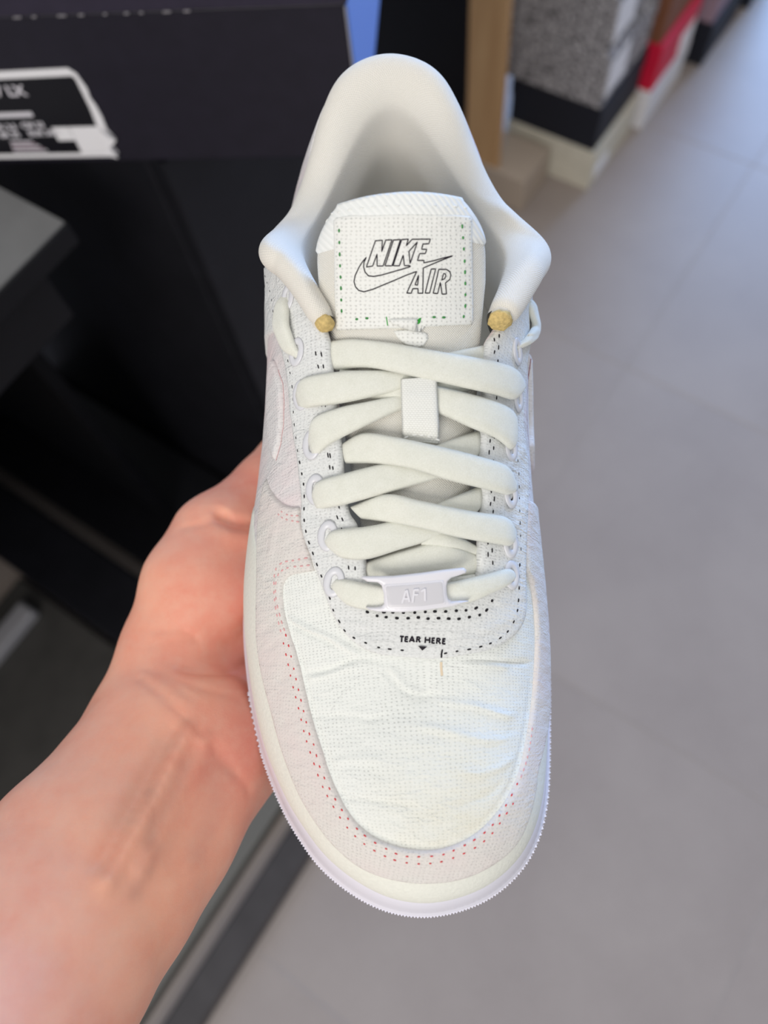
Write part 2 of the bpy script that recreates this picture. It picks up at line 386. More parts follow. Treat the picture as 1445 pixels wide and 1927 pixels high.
def label_text(txt, x, z, size, bold=0.0):
    cu = bpy.data.curves.new('print', 'FONT'); cu.body = txt; cu.size = size; cu.offset = bold; cu.extrude = 0.0002
    t = bpy.data.objects.new('printed_text', cu); COL.objects.link(t)
    bpy.context.view_layer.update()
    me = bpy.data.meshes.new_from_object(t.evaluated_get(bpy.context.evaluated_depsgraph_get()))
    bpy.data.objects.remove(t)
    o = bpy.data.objects.new('printed_text', me); COL.objects.link(o); me.materials.clear(); me.materials.append(m_lwhite)
    o.parent = lab; o.matrix_basis = Matrix.Translation((x, 0.0001, z)) @ Matrix.Rotation(math.pi/2, 4, 'X')
    return o
label_text("1 '07 LX", 0.0160, 0.0625, 0.0118, 0.0003)
flat('fine_print', [(0.0, 0.044), (0.052, 0.0445), (0.052, 0.0485), (0.0, 0.048)], -0.0001, 0.0004, m_lwhite, lab)
label_text('UK 3.5', 0.0145, 0.0335, 0.0066, 0.0002)
label_text('BR 35', 0.0160, 0.0265, 0.0066, 0.0002)
label_text('CM 23', 0.0380, 0.0348, 0.0066, 0.0002)
label_text('EUR 36.5', 0.0400, 0.0275, 0.0066, 0.0002)
for r in range(5): flat('fine_print', [(0.0190+r*0.0005, 0.0125+r*0.0022), (0.0470-r*0.002, 0.0125+r*0.0022), (0.0470-r*0.002, 0.0138+r*0.0022), (0.0190+r*0.0005, 0.0138+r*0.0022)], -0.0001, 0.0004, m_mauve if r % 2 else m_lwhite, lab)

# ------------------------------------------------------------------ the sneaker's own frame (millimetres: x right, y toe to heel, z up)
SC = np.array([-9.5, 32.0, 304.0]); _t = math.radians(21.2); _r = math.radians(3.0)
_X = np.array([1.0, 0, 0]); _U = np.array([0, math.cos(_t), math.sin(_t)]); SF = np.array([0, math.sin(_t), -math.cos(_t)])
SR = math.cos(_r)*_X-math.sin(_r)*_U; SU = math.sin(_r)*_X+math.cos(_r)*_U
ROT = RW @ np.array([SR, SU, -SF])
TR = np.array([0, 0, CAMH])-ROT@(SC*0.001)
MSHOE = Matrix([list(ROT[i])+[TR[i]] for i in range(3)]+[[0, 0, 0, 1]])
def ray(p):
    r = SF+SR*(p[0]-CX)/FPX+SU*(CY-p[1])/FPX
    return r/np.linalg.norm(r)
def onz(p, z):
    r = ray(p); return SC+r*((z-SC[2])/r[2])
def crom(P, n=None, step=None, closed=False):
    """Catmull-Rom through P, resampled evenly"""
    P = np.asarray(P, float); m = len(P)
    if closed: Q = np.vstack([P[-1], P, P[0], P[1]]); seg = m
    else: Q = np.vstack([2*P[0]-P[1], P, 2*P[-1]-P[-2]]); seg = m-1
    out = []
    for i in range(seg):
        a, b, c, d = Q[i], Q[i+1], Q[i+2], Q[i+3]
        for t in np.linspace(0, 1, 12, endpoint=False):
            out.append(0.5*((2*b)+(c-a)*t+(2*a-5*b+4*c-d)*t*t+(3*b-a-3*c+d)*t**3))
    out.append(P[0] if closed else P[-1])
    out = np.array(out); L = np.r_[0, np.cumsum(np.linalg.norm(np.diff(out, axis=0), axis=1))]
    if n is None: n = max(2, int(round(L[-1]/step))+1)
    s = np.linspace(0, L[-1], n, endpoint=not closed)
    return np.stack([np.interp(s, L, out[:, k]) for k in range(P.shape[1])], 1)
def sstep(x, a, b):
    t = np.clip((np.asarray(x, float)-a)/(b-a), 0, 1); return t*t*(3-2*t)
RIM = [(-3.7, 5.4), (-14.2, 7.5), (-24, 12.4), (-32.8, 19.2), (-39.4, 27), (-45.7, 36.4), (-51.5, 48.4), (-55.4, 59.5), (-58.8, 75), (-61.2, 94), (-61.5, 109), (-60, 124), (-57.3, 140), (-54.5, 158), (-52, 180), (-50, 205), (-48, 230), (-44, 255), (-36, 276), (-24, 290), (-9, 297.5), (3, 298.5), (16, 296), (28, 288.5), (38, 274), (44, 255), (47, 230), (48, 205), (47.5, 180), (46.5, 160), (45.8, 140), (45.8, 120), (45.8, 100), (45, 80), (42.9, 62), (40.4, 46.8), (37.2, 33.8), (32.7, 23.6), (26.2, 15.6), (17.2, 9.6), (7, 6.3)]
NT_, NR_ = 420, 72
rim = crom(RIM, NT_, closed=True)
def toespring(y): return 12*np.clip((70-np.asarray(y, float))/70, 0, 1.3)**2
def rim_z(y): return 27+toespring(y)+7*sstep(y, 100, 250)
def spine_y(y):
    lo, hi, k = 66.0, 244.0, 10.0
    y = np.asarray(y, float); a = lo+k*np.log1p(np.exp(np.clip((y-lo)/k, -40, 40)))
    return hi-k*np.log1p(np.exp(np.clip((hi-a)/k, -40, 40)))
def spine_z(y): return np.interp(y, [50, 66, 80, 97, 120, 150, 175, 205, 245], [57, 61.5, 68, 76, 85, 96, 105, 112, 116])
def prof_p(y): return np.interp(y, [0, 40, 70, 100, 150, 190, 210, 225, 240, 256, 272, 290, 300], [0.95, 0.92, 0.9, 0.84, 0.74, 0.5, 0.34, 0.7, 1.3, 1.3, 0.95, 0.5, 0.42])
ry = rim[:, 1]; spy = spine_y(ry); spz = spine_z(spy); rz = rim_z(ry); pp = prof_p(ry)
rr = np.linspace(0, 1, NR_)
def last_pt(i, r):
    a = r*math.pi/2; g = 1-np.cos(a)**pp[i]; h = np.sin(a)
    return np.array([rim[i, 0]*(1-g), rim[i, 1]+(spy[i]-rim[i, 1])*g, rz[i]+(spz[i]-rz[i])*h])
A_ = rr[None, :]*math.pi/2
g = 1-np.maximum(np.cos(A_), 0)**pp[:, None]; h = np.sin(A_)
LS = np.stack([rim[:, 0:1]*(1-g), ry[:, None]+(spy-ry)[:, None]*g, rz[:, None]+(spz-rz)[:, None]*h], 2)
LQ = np.stack([rim[:, 0:1]*(1-rr[None, :]), ry[:, None]+(spy-ry)[:, None]*rr[None, :]], 2)
idx = lambda i, j: (i % NT_)*NR_+j
tris = []
for i in range(NT_):
    for j in range(NR_-1):
        a, b, c, d = idx(i, j), idx(i+1, j), idx(i+1, j+1), idx(i, j+1)
        tris += [(a, b, c), (a, c, d)]
TRI = np.array(tris)
SV = LS.reshape(-1, 3); QV = LQ.reshape(-1, 2)
# smooth vertex normals of the last
fn = np.cross(SV[TRI[:, 1]]-SV[TRI[:, 0]], SV[TRI[:, 2]]-SV[TRI[:, 0]])
VN = np.zeros_like(SV)
for k in range(3): np.add.at(VN, TRI[:, k], fn)
for i in range(NT_): VN[idx(i, NR_-1)] = (VN[idx(i, NR_-2)]+np.array([0, 0, 1e-6]))
VN /= np.linalg.norm(VN, axis=1, keepdims=True)+1e-12
if VN[:, 2].mean() < 0: VN = -VN
B_S = BVHTree.FromPolygons([Vector(v) for v in SV], tris)
B_Q = BVHTree.FromPolygons([Vector((v[0], v[1], 0)) for v in QV], tris)
def bary(p, a, b, c):
    v0, v1, v2 = b-a, c-a, p-a
    d00, d01, d11, d20, d21 = v0@v0, v0@v1, v1@v1, v2@v0, v2@v1
    den = d00*d11-d01*d01
    if abs(den) < 1e-14: return np.array([1.0, 0, 0])
    v = (d11*d20-d01*d21)/den; u = (d00*d21-d01*d20)/den
    return np.array([1-v-u, v, u])
def q2s(q):
    """flat pattern point -> (point, normal) on the last"""
    h = B_Q.ray_cast(Vector((q[0], q[1], 5)), Vector((0, 0, -1)))
    if h[0] is None: h = B_Q.find_nearest(Vector((q[0], q[1], 0)))
    t = TRI[h[2]]; hp = np.array(h[0][:2])
    b = bary(hp, QV[t[0]], QV[t[1]], QV[t[2]])
    n = b@VN[t]; return b@SV[t], n/np.linalg.norm(n)
def hit(p, bvh):
    """pixel of the photograph -> point where that sight line meets the given surface"""
    r = ray(p); h = bvh.ray_cast(Vector(SC), Vector(r))
    if h[0] is not None: return h
    best = None
    for d in np.linspace(180, 420, 61):
        g = bvh.find_nearest(Vector(SC+r*d))
        if best is None or g[3] < best[3]: best = g
    return best
def px2q(p):
    h = hit(p, B_S); t = TRI[h[2]]
    b = bary(np.array(h[0]), SV[t[0]], SV[t[1]], SV[t[2]])
    return b@QV[t]
def pxq(L, step=1.2): return crom([px2q(p) for p in L], step=step)
def inpoly(P, poly):
    x, y = P[:, 0], P[:, 1]; r = np.zeros(len(P), bool); n = len(poly)
    for i in range(n):
        x0, y0 = poly[i]; x1, y1 = poly[(i+1) % n]
        c = ((y0 > y) != (y1 > y))
        if c.any():
            xi = (x1-x0)*(y-y0)/((y1-y0) if y1 != y0 else 1e-9)+x0
            r ^= c & (x < xi)
    return r
def edge_dist(P, poly):
    d = np.full(len(P), 1e9); n = len(poly)
    for i in range(n):
        a = poly[i]; b = poly[(i+1) % n]; ab = b-a; L = ab@ab
        if L < 1e-12: continue
        t = np.clip(((P-a)@ab)/L, 0, 1); dd = np.linalg.norm(P-(a+t[:, None]*ab), axis=1); d = np.minimum(d, dd)
    return d
def fill(poly, spacing, e):
    """triangulated filling of a closed 2-D outline, with extra rings near the edge for a rounded lip"""
    poly = np.asarray(poly, float)
    keep = [0]
    for i in range(1, len(poly)):
        if np.linalg.norm(poly[i]-poly[keep[-1]]) > 0.25: keep.append(i)
    if np.linalg.norm(poly[keep[-1]]-poly[0]) < 0.25: keep.pop()
    poly = poly[keep]
    lo, hi = poly.min(0), poly.max(0)
    xs = np.arange(lo[0], hi[0], spacing); ys = np.arange(lo[1], hi[1], spacing*0.87)
    G = np.array([(x+(spacing/2 if k % 2 else 0), y) for k, y in enumerate(ys) for x in xs])
    G = G[inpoly(G, poly)]; G = G[edge_dist(G, poly) > e*1.35] if len(G) else G
    area = 0.5*np.sum(poly[:, 0]*np.roll(poly[:, 1], -1)-np.roll(poly[:, 0], -1)*poly[:, 1]); sg = 1 if area > 0 else -1
    tn = np.roll(poly, -1, 0)-np.roll(poly, 1, 0); tn /= np.linalg.norm(tn, axis=1, keepdims=True)+1e-9
    nin = np.stack([-tn[:, 1], tn[:, 0]], 1)*sg
    rings = []
    for f_ in (0.3, 1.0):
        R_ = poly+nin*e*f_; ok = inpoly(R_, poly); R_ = R_[ok]
        if len(R_):
            R_ = R_[edge_dist(R_, poly) > e*f_*0.8]; rings.append(R_)
    allp = np.vstack([poly]+rings+([G] if len(G) else []))
    n = len(poly)
    V, _, Fc, ov, _, _ = delaunay_2d_cdt([Vector(p) for p in allp], [(i, (i+1) % n) for i in range(n)], [], 0, 1e-4)
    V = np.array([v[:] for v in V]); Fc = np.array([f for f in Fc])
    cen = V[Fc].mean(1); Fc = Fc[inpoly(cen, poly)]
    # orientation
    cr = (V[Fc[:, 1], 0]-V[Fc[:, 0], 0])*(V[Fc[:, 2], 1]-V[Fc[:, 0], 1])-(V[Fc[:, 1], 1]-V[Fc[:, 0], 1])*(V[Fc[:, 2], 0]-V[Fc[:, 0], 0])
    Fc[cr < 0] = Fc[cr < 0][:, ::-1]
    used = np.unique(Fc); mp = -np.ones(len(V), int); mp[used] = np.arange(len(used))
    V = V[used]; Fc = mp[Fc]
    return V, Fc, edge_dist(V, poly)
def skirt(Fc):
    """directed boundary edges of a triangle set"""
    E_ = {}
    for f in Fc:
        for a, b in ((f[0], f[1]), (f[1], f[2]), (f[2], f[0])): E_[(a, b)] = 1
    return [(a, b) for (a, b) in E_ if (b, a) not in E_]
CREASES = []          # (polyline in pattern space, half width, height)
def crease_h(P):
    out = np.zeros(len(P))
    for L, wd, ht in CREASES:
        lo, hi = L.min(0)-4*wd, L.max(0)+4*wd
        m = np.all((P > lo) & (P < hi), axis=1)
        if not m.any(): continue
        d = np.full(m.sum(), 1e9); tt = np.zeros(m.sum()); n = len(L)
        for i in range(n-1):
            a, b = L[i], L[i+1]; ab = b-a; t = np.clip(((P[m]-a)@ab)/(ab@ab+1e-9), 0, 1)
            dd = np.linalg.norm(P[m]-(a+t[:, None]*ab), axis=1); u_ = dd < d; d[u_] = dd[u_]; tt[u_] = (i+t[u_])/(n-1)
        out[m] += ht*np.exp(-(d/wd)**2)*np.minimum(1, 6*np.minimum(tt, 1-tt))
    return out
sneaker = empty('sneaker', MSHOE)
tag(sneaker, 'white low-top sneaker with cream laces and red toe stitching, held in the hand', 'shoe')
UPPER_V, UPPER_F = [], []     # everything stitches and print may sit on
def collect(V, F):
    o = len(UPPER_V); UPPER_V.extend([Vector(v) for v in V]); UPPER_F.extend([tuple(int(i)+o for i in f) for f in F])
def panel(name, poly, th, mat, spacing=2.0, base=0.0, e=1.0, rough=0.12, crease=True, par=None, seed=0.0):
    """one cut piece of the upper: outline in pattern space, thickness th, rounded edge, laid over the last"""
    V, Fc, d = fill(poly, spacing, e)
    lip = np.sqrt(np.clip(1-(1-np.clip(d/e, 0, 1))**2, 0, 1))
    off = base+th*lip
    nz = np.array([noise.noise(Vector((v[0]*0.09+seed, v[1]*0.13, 3.1)))+0.5*noise.noise(Vector((v[0]*0.3, v[1]*0.36+seed, 7.7))) for v in V])
    off = off+rough*nz*np.clip(d/3, 0, 1)
    if crease: off = off+crease_h(V)
    P = []; N = []
    for v in V:
        s, n = q2s(v); P.append(s); N.append(n)
    P = np.array(P); N = np.array(N)
    top = P+N*off[:, None]
    verts = list(top); faces = [tuple(f) for f in Fc]
    ring = skirt(Fc); bot = {}
    for a, b in ring:
        for k in (a, b):
            if k not in bot: bot[k] = len(verts); verts.append(P[k]+N[k]*(base-0.9))
        faces.append((a, bot[a], bot[b], b))
    uv = np.vstack([V, V[list(bot.keys())]]) if bot else V
    o = mesh_obj(name, verts, faces, mat, par or sneaker, True, uv, 0.001)
    collect(verts, faces); return o

# ------------------------------------------------------------------ sole unit
def ring_at(off, z):
    tn = np.roll(rim, -1, 0)-np.roll(rim, 1, 0); tn /= np.linalg.norm(tn, axis=1, keepdims=True)
    nr = np.stack([tn[:, 1], -tn[:, 0]], 1)
    c = rim.mean(0); s = np.sign(np.sum((rim-c)*nr, axis=1).mean()); nr *= s
    xy = rim+nr*np.asarray(off)[:, None]; return np.column_stack([xy, z])
toe = sstep(-ry, -60, -5); ones = np.ones(NT_); heel = sstep(ry, 200, 280)
ts_ = toespring(ry); hz = rz-27-ts_
def sole_rings(serr=False):
    R_ = []
    lo = 5.4+1.3*toe
    R_.append(ring_at(-20*ones, ts_+0.0)); R_.append(ring_at(lo-3, ts_+0.0)); R_.append(ring_at(lo-0.8, ts_+0.8)); R_.append(ring_at(lo, ts_+2.5))
    R_.append(ring_at(lo+0.1, ts_+6.5)); R_.append(ring_at(lo-0.1, ts_+8.2)); R_.append(ring_at(lo-0.9, ts_+8.8)); R_.append(ring_at(lo-1.0, ts_+9.6))
    R_.append(ring_at(lo*0.62, ts_+16+hz*0.5)); R_.append(ring_at(lo*0.30, ts_+24.5+hz)); R_.append(ring_at(0.7*ones, ts_+26.6+hz))
    R_.append(ring_at(0.0*ones, ts_+27.6+hz)); R_.append(ring_at(-1.2*ones, ts_+27.9+hz)); R_.append(ring_at(-2.4*ones, ts_+27.2+hz)); R_.append(ring_at(-5*ones, ts_+26+hz))
    return R_
def loft(rings, closed=True):
    n = len(rings[0]); V = np.vstack(rings); F = []
    for k in range(len(rings)-1):
        for i in range(n if closed else n-1):
            j = (i+1) % n; F.append((k*n+i, k*n+j, (k+1)*n+j, (k+1)*n+i))
    return V, F
V, F = loft(sole_rings()); nS = NT_
F = F+[tuple(range(NT_))[::-1]]
sole = mesh_obj('sole', V, F, m_sole, sneaker, True, None, 0.001)
# toe bumper: band of small ribs round the lower edge of the toe
V, F = [], []
def prism(c, t, nrm, up, L, W, Hh):
    o = len(V); c = np.array(c)
    for sx, sy, sz in ((-1, 0, -1), (1, 0, -1), (0, 1, -1), (-1, 0, 1), (1, 0, 1), (0, 1, 1)):
        V.append(c+t*sx*L/2+nrm*sy*W+up*sz*Hh/2)
    F.extend([(o, o+1, o+4, o+3), (o+1, o+2, o+5, o+4), (o+2, o, o+3, o+5), (o, o+2, o+1), (o+3, o+4, o+5)])
lo = 5.4+1.3*toe
R1 = ring_at(lo-0.25, ts_+4.4); R0 = ring_at(lo-1.25, ts_+4.4)
sel = [i for i in range(NT_) if ry[i] < 78]
sel = sorted(sel, key=lambda i: (i+NT_//2) % NT_)
pc = R1[sel]; L = np.r_[0, np.cumsum(np.linalg.norm(np.diff(pc, axis=0), axis=1))]
for s in np.arange(0, L[-1], 2.15):
    c = np.array([np.interp(s, L, pc[:, k]) for k in range(3)]); b = np.array([np.interp(s, L, R0[sel][:, k]) for k in range(3)])
    nrm = c-b; nrm /= np.linalg.norm(nrm); up = np.array([0, 0, 1.0]); t = np.cross(up, nrm); t /= np.linalg.norm(t)
    prism(c, t, nrm, up, 2.1, 1.15, 3.2); prism(c+t*1.07-up*2.6, t, nrm, up, 1.6, 0.9, 1.6); prism(c+t*1.07+up*2.6, t, nrm, up, 1.6, 0.9, 1.6)
mesh_obj('toe_ribs', V, F, m_sole, sole, False, None, 0.001)['kind'] = 'stuff'

# ------------------------------------------------------------------ upper, cut pieces over the last
def rimq(y0, y1, side, r=0.0, n=30, via='toe'):
    """run along the rim in pattern space; side -1 = left of the picture"""
    pass
def rim_run(i0, i1, r):
    """pattern points along rim indices i0..i1 at depth r"""
    ii = range(i0, i1+1) if i1 >= i0 else range(i0, i1-1, -1)
    return np.array([LQ[i % NT_, 0]*(1-r)+LQ[i % NT_, -1]*r for i in ii])
def rim_index(y, side):
    c = [(abs(ry[i]-y), i) for i in range(NT_) if rim[i, 0]*side > 0]; return min(c)[1]
# rim order: starts at toe tip, runs along the left of the picture to the heel, back along the right
iL, iR = rim_index(112, -1), rim_index(112, 1)
iL2, iR2 = rim_index(104, -1), rim_index(104, 1)
CREASES += [(pxq(L_, 1.2), w_*0.58, h_*1.5) for L_, w_, h_ in (
    ([(540, 1155), (560, 1172), (590, 1187), (625, 1202), (660, 1222), (690, 1236)], 1.3, 0.75),
    ([(545, 1168), (570, 1186), (610, 1203), (640, 1222)], 1.2, -0.6),
    ([(575, 1268), (605, 1264), (633, 1255), (660, 1243), (690, 1240), (725, 1246)], 1.0, -0.55),
    ([(578, 1276), (612, 1271), (645, 1259), (680, 1251)], 1.2, 0.45),
    ([(860, 1241), (900, 1242), (950, 1247), (1000, 1247)], 0.9, -0.55),
    ([(860, 1248), (910, 1250), (960, 1255)], 1.2, 0.4),
    ([(727, 1245), (742, 1268), (757, 1287), (775, 1298), (797, 1301), (817, 1294), (828, 1272)], 0.8, 0.45),
    ([(722, 1250), (736, 1273), (752, 1293), (772, 1305), (800, 1308), (822, 1300)], 0.9, -0.45),
    ([(805, 1317), (850, 1322), (900, 1330), (950, 1345), (975, 1342)], 1.0, 0.5),
    ([(760, 1366), (830, 1372), (880, 1386), (930, 1392), (965, 1384)], 1.0, 0.42),
    ([(600, 1352), (650, 1348), (700, 1352), (740, 1344)], 0.9, -0.35),
    ([(625, 1432), (680, 1428), (730, 1430)], 0.9, 0.35),
    ([(640, 1500), (690, 1504), (740, 1512), (800, 1518)], 0.9, -0.35),
    ([(860, 1450), (905, 1455), (945, 1440), (972, 1420)], 1.0, 0.4),
    ([(850, 1520), (890, 1506), (925, 1490), (950, 1462)], 0.9, -0.3),
    ([(650, 1165), (690, 1172), (720, 1158), (712, 1140)], 1.0, 0.4),
    ([(655, 1180), (700, 1190), (730, 1178)], 1.1, -0.4),
    ([(890, 1190), (925, 1175), (950, 1165), (975, 1140)], 1.0, 0.4),
    ([(600, 1010), (620, 1030), (640, 1042), (665, 1048)], 1.0, 0.4),
    ([(585, 960), (610, 975), (640, 985)], 1.2, -0.4),
    ([(515, 900), (520, 930), (518, 960)], 0.8, 0.4),
    ([(528, 985), (520, 1015), (516, 1050)], 0.9, 0.4),
    ([(497, 1070), (508, 1090), (525, 1098)], 0.8, 0.4),
    ([(495, 1115), (515, 1116), (530, 1115)], 0.7, -0.4),
    ([(500, 1190), (520, 1178), (535, 1176)], 0.8, -0.35),
    ([(508, 1222), (530, 1205), (548, 1203)], 0.8, -0.35),
    ([(525, 1285), (545, 1268), (562, 1262)], 0.8, -0.3),
    ([(545, 700), (552, 760), (562, 800)], 0.9, 0.35),
    ([(940, 1000), (965, 985), (980, 950)], 0.9, 0.45),
    ([(930, 890), (955, 870), (978, 840)], 0.9, 0.45),
    ([(940, 960), (960, 940), (982, 915)], 1.0, -0.4),
)]
CREASES.append((pxq([(541, 1095), (538, 1122), (543, 1155), (554, 1196), (565, 1230), (578, 1285), (593, 1349), (612, 1407), (634, 1470), (663, 1524), (700, 1562), (750, 1584), (796, 1591), (838, 1586), (883, 1566), (921, 1533), (950, 1491), (971, 1440), (984, 1378), (993, 1315), (998, 1242)], 1.2), 0.5, -0.5))
# vamp (toe box) piece
vamp_poly = np.vstack([rim_run(iL, 0, 0.03), rim_run(NT_-1, iR, 0.03), [(18, 112), (17, 103), (10, 99), (-10, 99), (-17, 103), (-18, 112)]])
panel('vamp', vamp_poly, 0.4, m_vamp, 0.7, 0.0, 0.6, 0.16)
# cream lower band between sole and overlays
ww = 0.30
# quarter base, from the arch round the heel, open at throat and collar
def collar_z(y): return np.interp(y, [205, 222, 240, 262, 280, 300], [94, 87, 84, 88, 94, 98])
iCL, iCR = rim_index(208, -1), rim_index(208, 1)
def collar_r(i): return 2/math.pi*math.asin(min(0.98, (collar_z(ry[i])-rz[i])/(spz[i]-rz[i])))
throatL = pxq([(688, 1086), (688, 1053), (672, 990), (657, 965), (649, 920), (645, 870), (638, 790), (628, 710), (622, 671), (619, 637), (606, 600), (570, 530), (535, 485)])
throatR = pxq([(896, 1078), (898, 1032), (904, 965), (906, 932), (903, 857), (905, 808), (908, 745), (907, 679), (914, 646), (932, 618), (965, 560), (990, 500)])
collarQ = np.array([LQ[i, 0]*(1-collar_r(i))+LQ[i, -1]*collar_r(i) for i in range(iCL, iCR+1, 2)])
quarter_poly = np.vstack([rim_run(iL2, iR2, 0.02), [(19, 104)], throatR, collarQ[::-1], throatL[::-1], [(-19, 104)]])
panel('quarter', quarter_poly, 0.3, m_quart, 2.3, 0.0, 0.6, 0.15)
# cream foxing strip at the foot of the upper
foldL = [(499, 925), (492, 970), (489, 1015), (488, 1077), (487, 1140), (488, 1207), (498, 1272), (515, 1340), (534, 1409), (560, 1478), (590, 1533), (629, 1585), (680, 1628), (740, 1651), (805, 1658), (869, 1649), (925, 1623), (968, 1585), (993, 1529), (1006, 1465), (1012, 1400)]
fold = pxq(foldL)
rR = rim_run(rim_index(62, 1), rim_index(122, 1), 0.13)[::4]
fold_all = crom(np.vstack([fold[::3][:-1], rR]), step=1.4)
fox = np.vstack([fold_all+0, rim_run(rim_index(122, 1), NT_-1, 0.0), rim_run(0, rim_index(150, -1), 0.0)])
# widen the foxing under the overlays
cen_dir = lambda P: (np.array([0, 60.0])-P)/np.linalg.norm(np.array([0, 60.0])-P, axis=1, keepdims=True)
fox[:len(fold_all)] += cen_dir(fox[:len(fold_all)])*2.0
for k_ in range(len(fold_all)):
    if fox[k_, 0] < -20 and fox[k_, 1] > 112:
        f_ = min(1.0, (fox[k_, 1]-112)/36.0); j_ = rim_index(fox[k_, 1], -1); fox[k_] = fox[k_]*(1-0.75*f_)+LQ[j_, 3]*0.75*f_
panel('foxing_strip', fox, 0.7, m_cream, 2.0, 0.1, 1.4, 0.02, False)
panel('foxing_strip', np.vstack([rim_run(rim_index(146, -1), rim_index(118, 1), 0.07), rim_run(rim_index(118, 1), rim_index(146, -1), 0.0)]), 0.7, m_cream, 2.4, 0.2, 1.1, 0.02, False)
# mudguard: toe overlay sweeping back to the arch on both sides
inner = pxq([(594, 1074), (569, 1078), (553, 1081), (541, 1089), (535, 1102), (534, 1122), (538, 1155), (549, 1196), (560, 1230), (573, 1285), (588, 1349), (607, 1409), (629, 1473), (659, 1529), (697, 1568), (749, 1591), (796, 1598), (839, 1593), (886, 1572), (925, 1538), (955, 1495), (976, 1443), (989, 1379), (998, 1315), (1003, 1242), (1004, 1186), (1001, 1143), (995, 1100), (984, 1075)], 1.1)
eyeR_up = pxq([(984, 1075), (983, 1030), (984, 985), (985, 940)])
eyeL_dn = pxq([(566, 955), (569, 985), (578, 1020), (594, 1074)])
rear = pxq([(503, 898), (512, 922), (526, 941), (545, 953), (566, 955)], 1.0)
qr = eyeR_up[-1]
right_low = np.array([qr, (38, 130), (42.2, 122)])
mud = np.vstack([inner, eyeR_up[1:], crom(right_low, step=1.5)[1:], fold_all[::-1], rear[1:], eyeL_dn[1:]])
panel('mudguard', mud, 1.3, m_mud, 1.1, 0.4, 0.9, 0.2)
# eyestay: U-shaped lace panel
eo = pxq([(506, 500), (509, 545), (516, 583), (527, 631), (539, 672), (548, 720), (552, 760), (556, 810), (563, 858), (567, 899), (571, 939), (570, 982), (576, 1014), (584, 1036), (596, 1069), (608, 1103), (620, 1136), (633, 1166), (651, 1192), (677, 1215), (711, 1230), (755, 1235), (800, 1238), (830, 1238), (877, 1231), (918, 1222), (954, 1203), (975, 1178), (983, 1151), (983, 1109), (982, 1068), (983, 1020), (985, 974), (986, 891), (981, 840), (977, 798), (979, 750), (984, 679), (992, 638), (1002, 590), (1008, 545)], 1.1)
ei = pxq([(985, 505), (955, 570), (930, 622), (912, 648), (906, 679), (907, 745), (903, 808), (901, 857), (905, 932), (903, 965), (897, 1032), (895, 1075), (885, 1100), (860, 1112), (790, 1119), (725, 1114), (698, 1102), (689, 1080), (688, 1053), (673, 990), (658, 965), (649, 910), (645, 850), (637, 780), (629, 705), (624, 671), (621, 637), (603, 596), (565, 525), (530, 485)], 1.0)
panel('eyestay', np.vstack([eo, ei]), 1.4, m_eye, 1.15, 0.75, 0.9, 0.22, seed=4.0)
# ankle overlay and swoosh pieces on both flanks
an = np.vstack([pxq([(486, 560), (500, 530), (508, 560), (516, 592), (526, 626)]), pxq([(526, 626), (508, 633), (491, 640)]), [(-47.2, 196), (-46, 222), (-41, 222)]])
panel('ankle_overlay', an, 1.1, m_eye, 2.0, 0.35, 0.8, 0.15)
an = np.vstack([pxq([(1017, 560), (1006, 600), (999, 618)]), pxq([(999, 618), (1012, 622), (1016, 622)]), [(44.4, 192), (43, 222), (39, 222)]])
panel('ankle_overlay', an, 1.3, m_eye, 2.0, 0.35, 0.8, 0.15)
sw = pxq([(519, 866), (528, 838), (533, 805), (535, 770), (533, 735), (527, 702), (518, 678), (512, 690), (509, 720), (507, 760), (508, 800), (511, 838), (519, 866)], 1.0)
panel('swoosh', sw[:-1], 1.2, m_quart, 1.3, 0.4, 0.7, 0.08)
sw = np.vstack([pxq([(998, 842), (996, 800), (997, 750), (1000, 700), (1003, 662)], 1.0), [(44.0, 176), (43.4, 160), (42.4, 145)]])
panel('swoosh', sw, 1.6, m_quart, 1.3, 0.5, 0.7, 0.08)

# ------------------------------------------------------------------ insole, padded collar, tongue
R_ = [ring_at(-2.2*ones, rz+2.0), ring_at(-6*ones, rz+4.0), ring_at(-16*ones, rz+4.5)]
sel = [i for i in range(NT_)]
V = np.vstack(R_+[np.column_stack([np.zeros(NT_), np.clip(ry, 60, 262), np.interp(ry, [0, 300], [34, 40])])]); F = []
for k in range(3):
    for i in range(NT_):
        j = (i+1) % NT_; F.append((k*NT_+i, k*NT_+j, (k+1)*NT_+j, (k+1)*NT_+i))
mesh_obj('insole', V, F, plain('pale_insole', srgb(206, 203, 192), 0.8, 0.1), sneaker, True, None, 0.001)

def onlast(p, off):
    h = hit(p, B_S); t = TRI[h[2]]
    b = bary(np.array(h[0]), SV[t[0]], SV[t[1]], SV[t[2]]); n = b@VN[t]
    return np.array(h[0])+n/np.linalg.norm(n)*off
CP = []     # x, y, z, radius, padding weight
for p, r_ in (((615, 604), 4.0), ((599, 573), 4.3), ((578, 535), 4.7), ((555, 502), 5.0), ((532, 478), 5.2)):
    CP.append(list(onlast(p, 3.0))+[r_, 0.0])
CP[0][2] -= 1.0
i0, i1 = rim_index(219, -1), rim_index(219, 1)
for x, y, z, r_ in ((-39, 222, 84.5, 6.2), (-33.2, 232, 82, 6.6), (-28.2, 243, 82.5, 7.0), (-22.8, 256, 87, 7.4), (-17.4, 269, 93, 7.8), (-10.8, 278.5, 97.0, 8.0), (0.5, 282, 98.5, 8.0), (12.2, 278.0, 97.0, 8.0), (18.8, 268, 93, 7.8), (24.0, 255.5, 87, 7.4), (29.2, 243, 83, 7.0), (34, 232, 82.5, 6.6), (38.6, 222, 85.5, 6.2)):
    hw = float(sstep(y, 225, 278)); CP.append([x, y, z, r_, 0.25+0.75*hw])
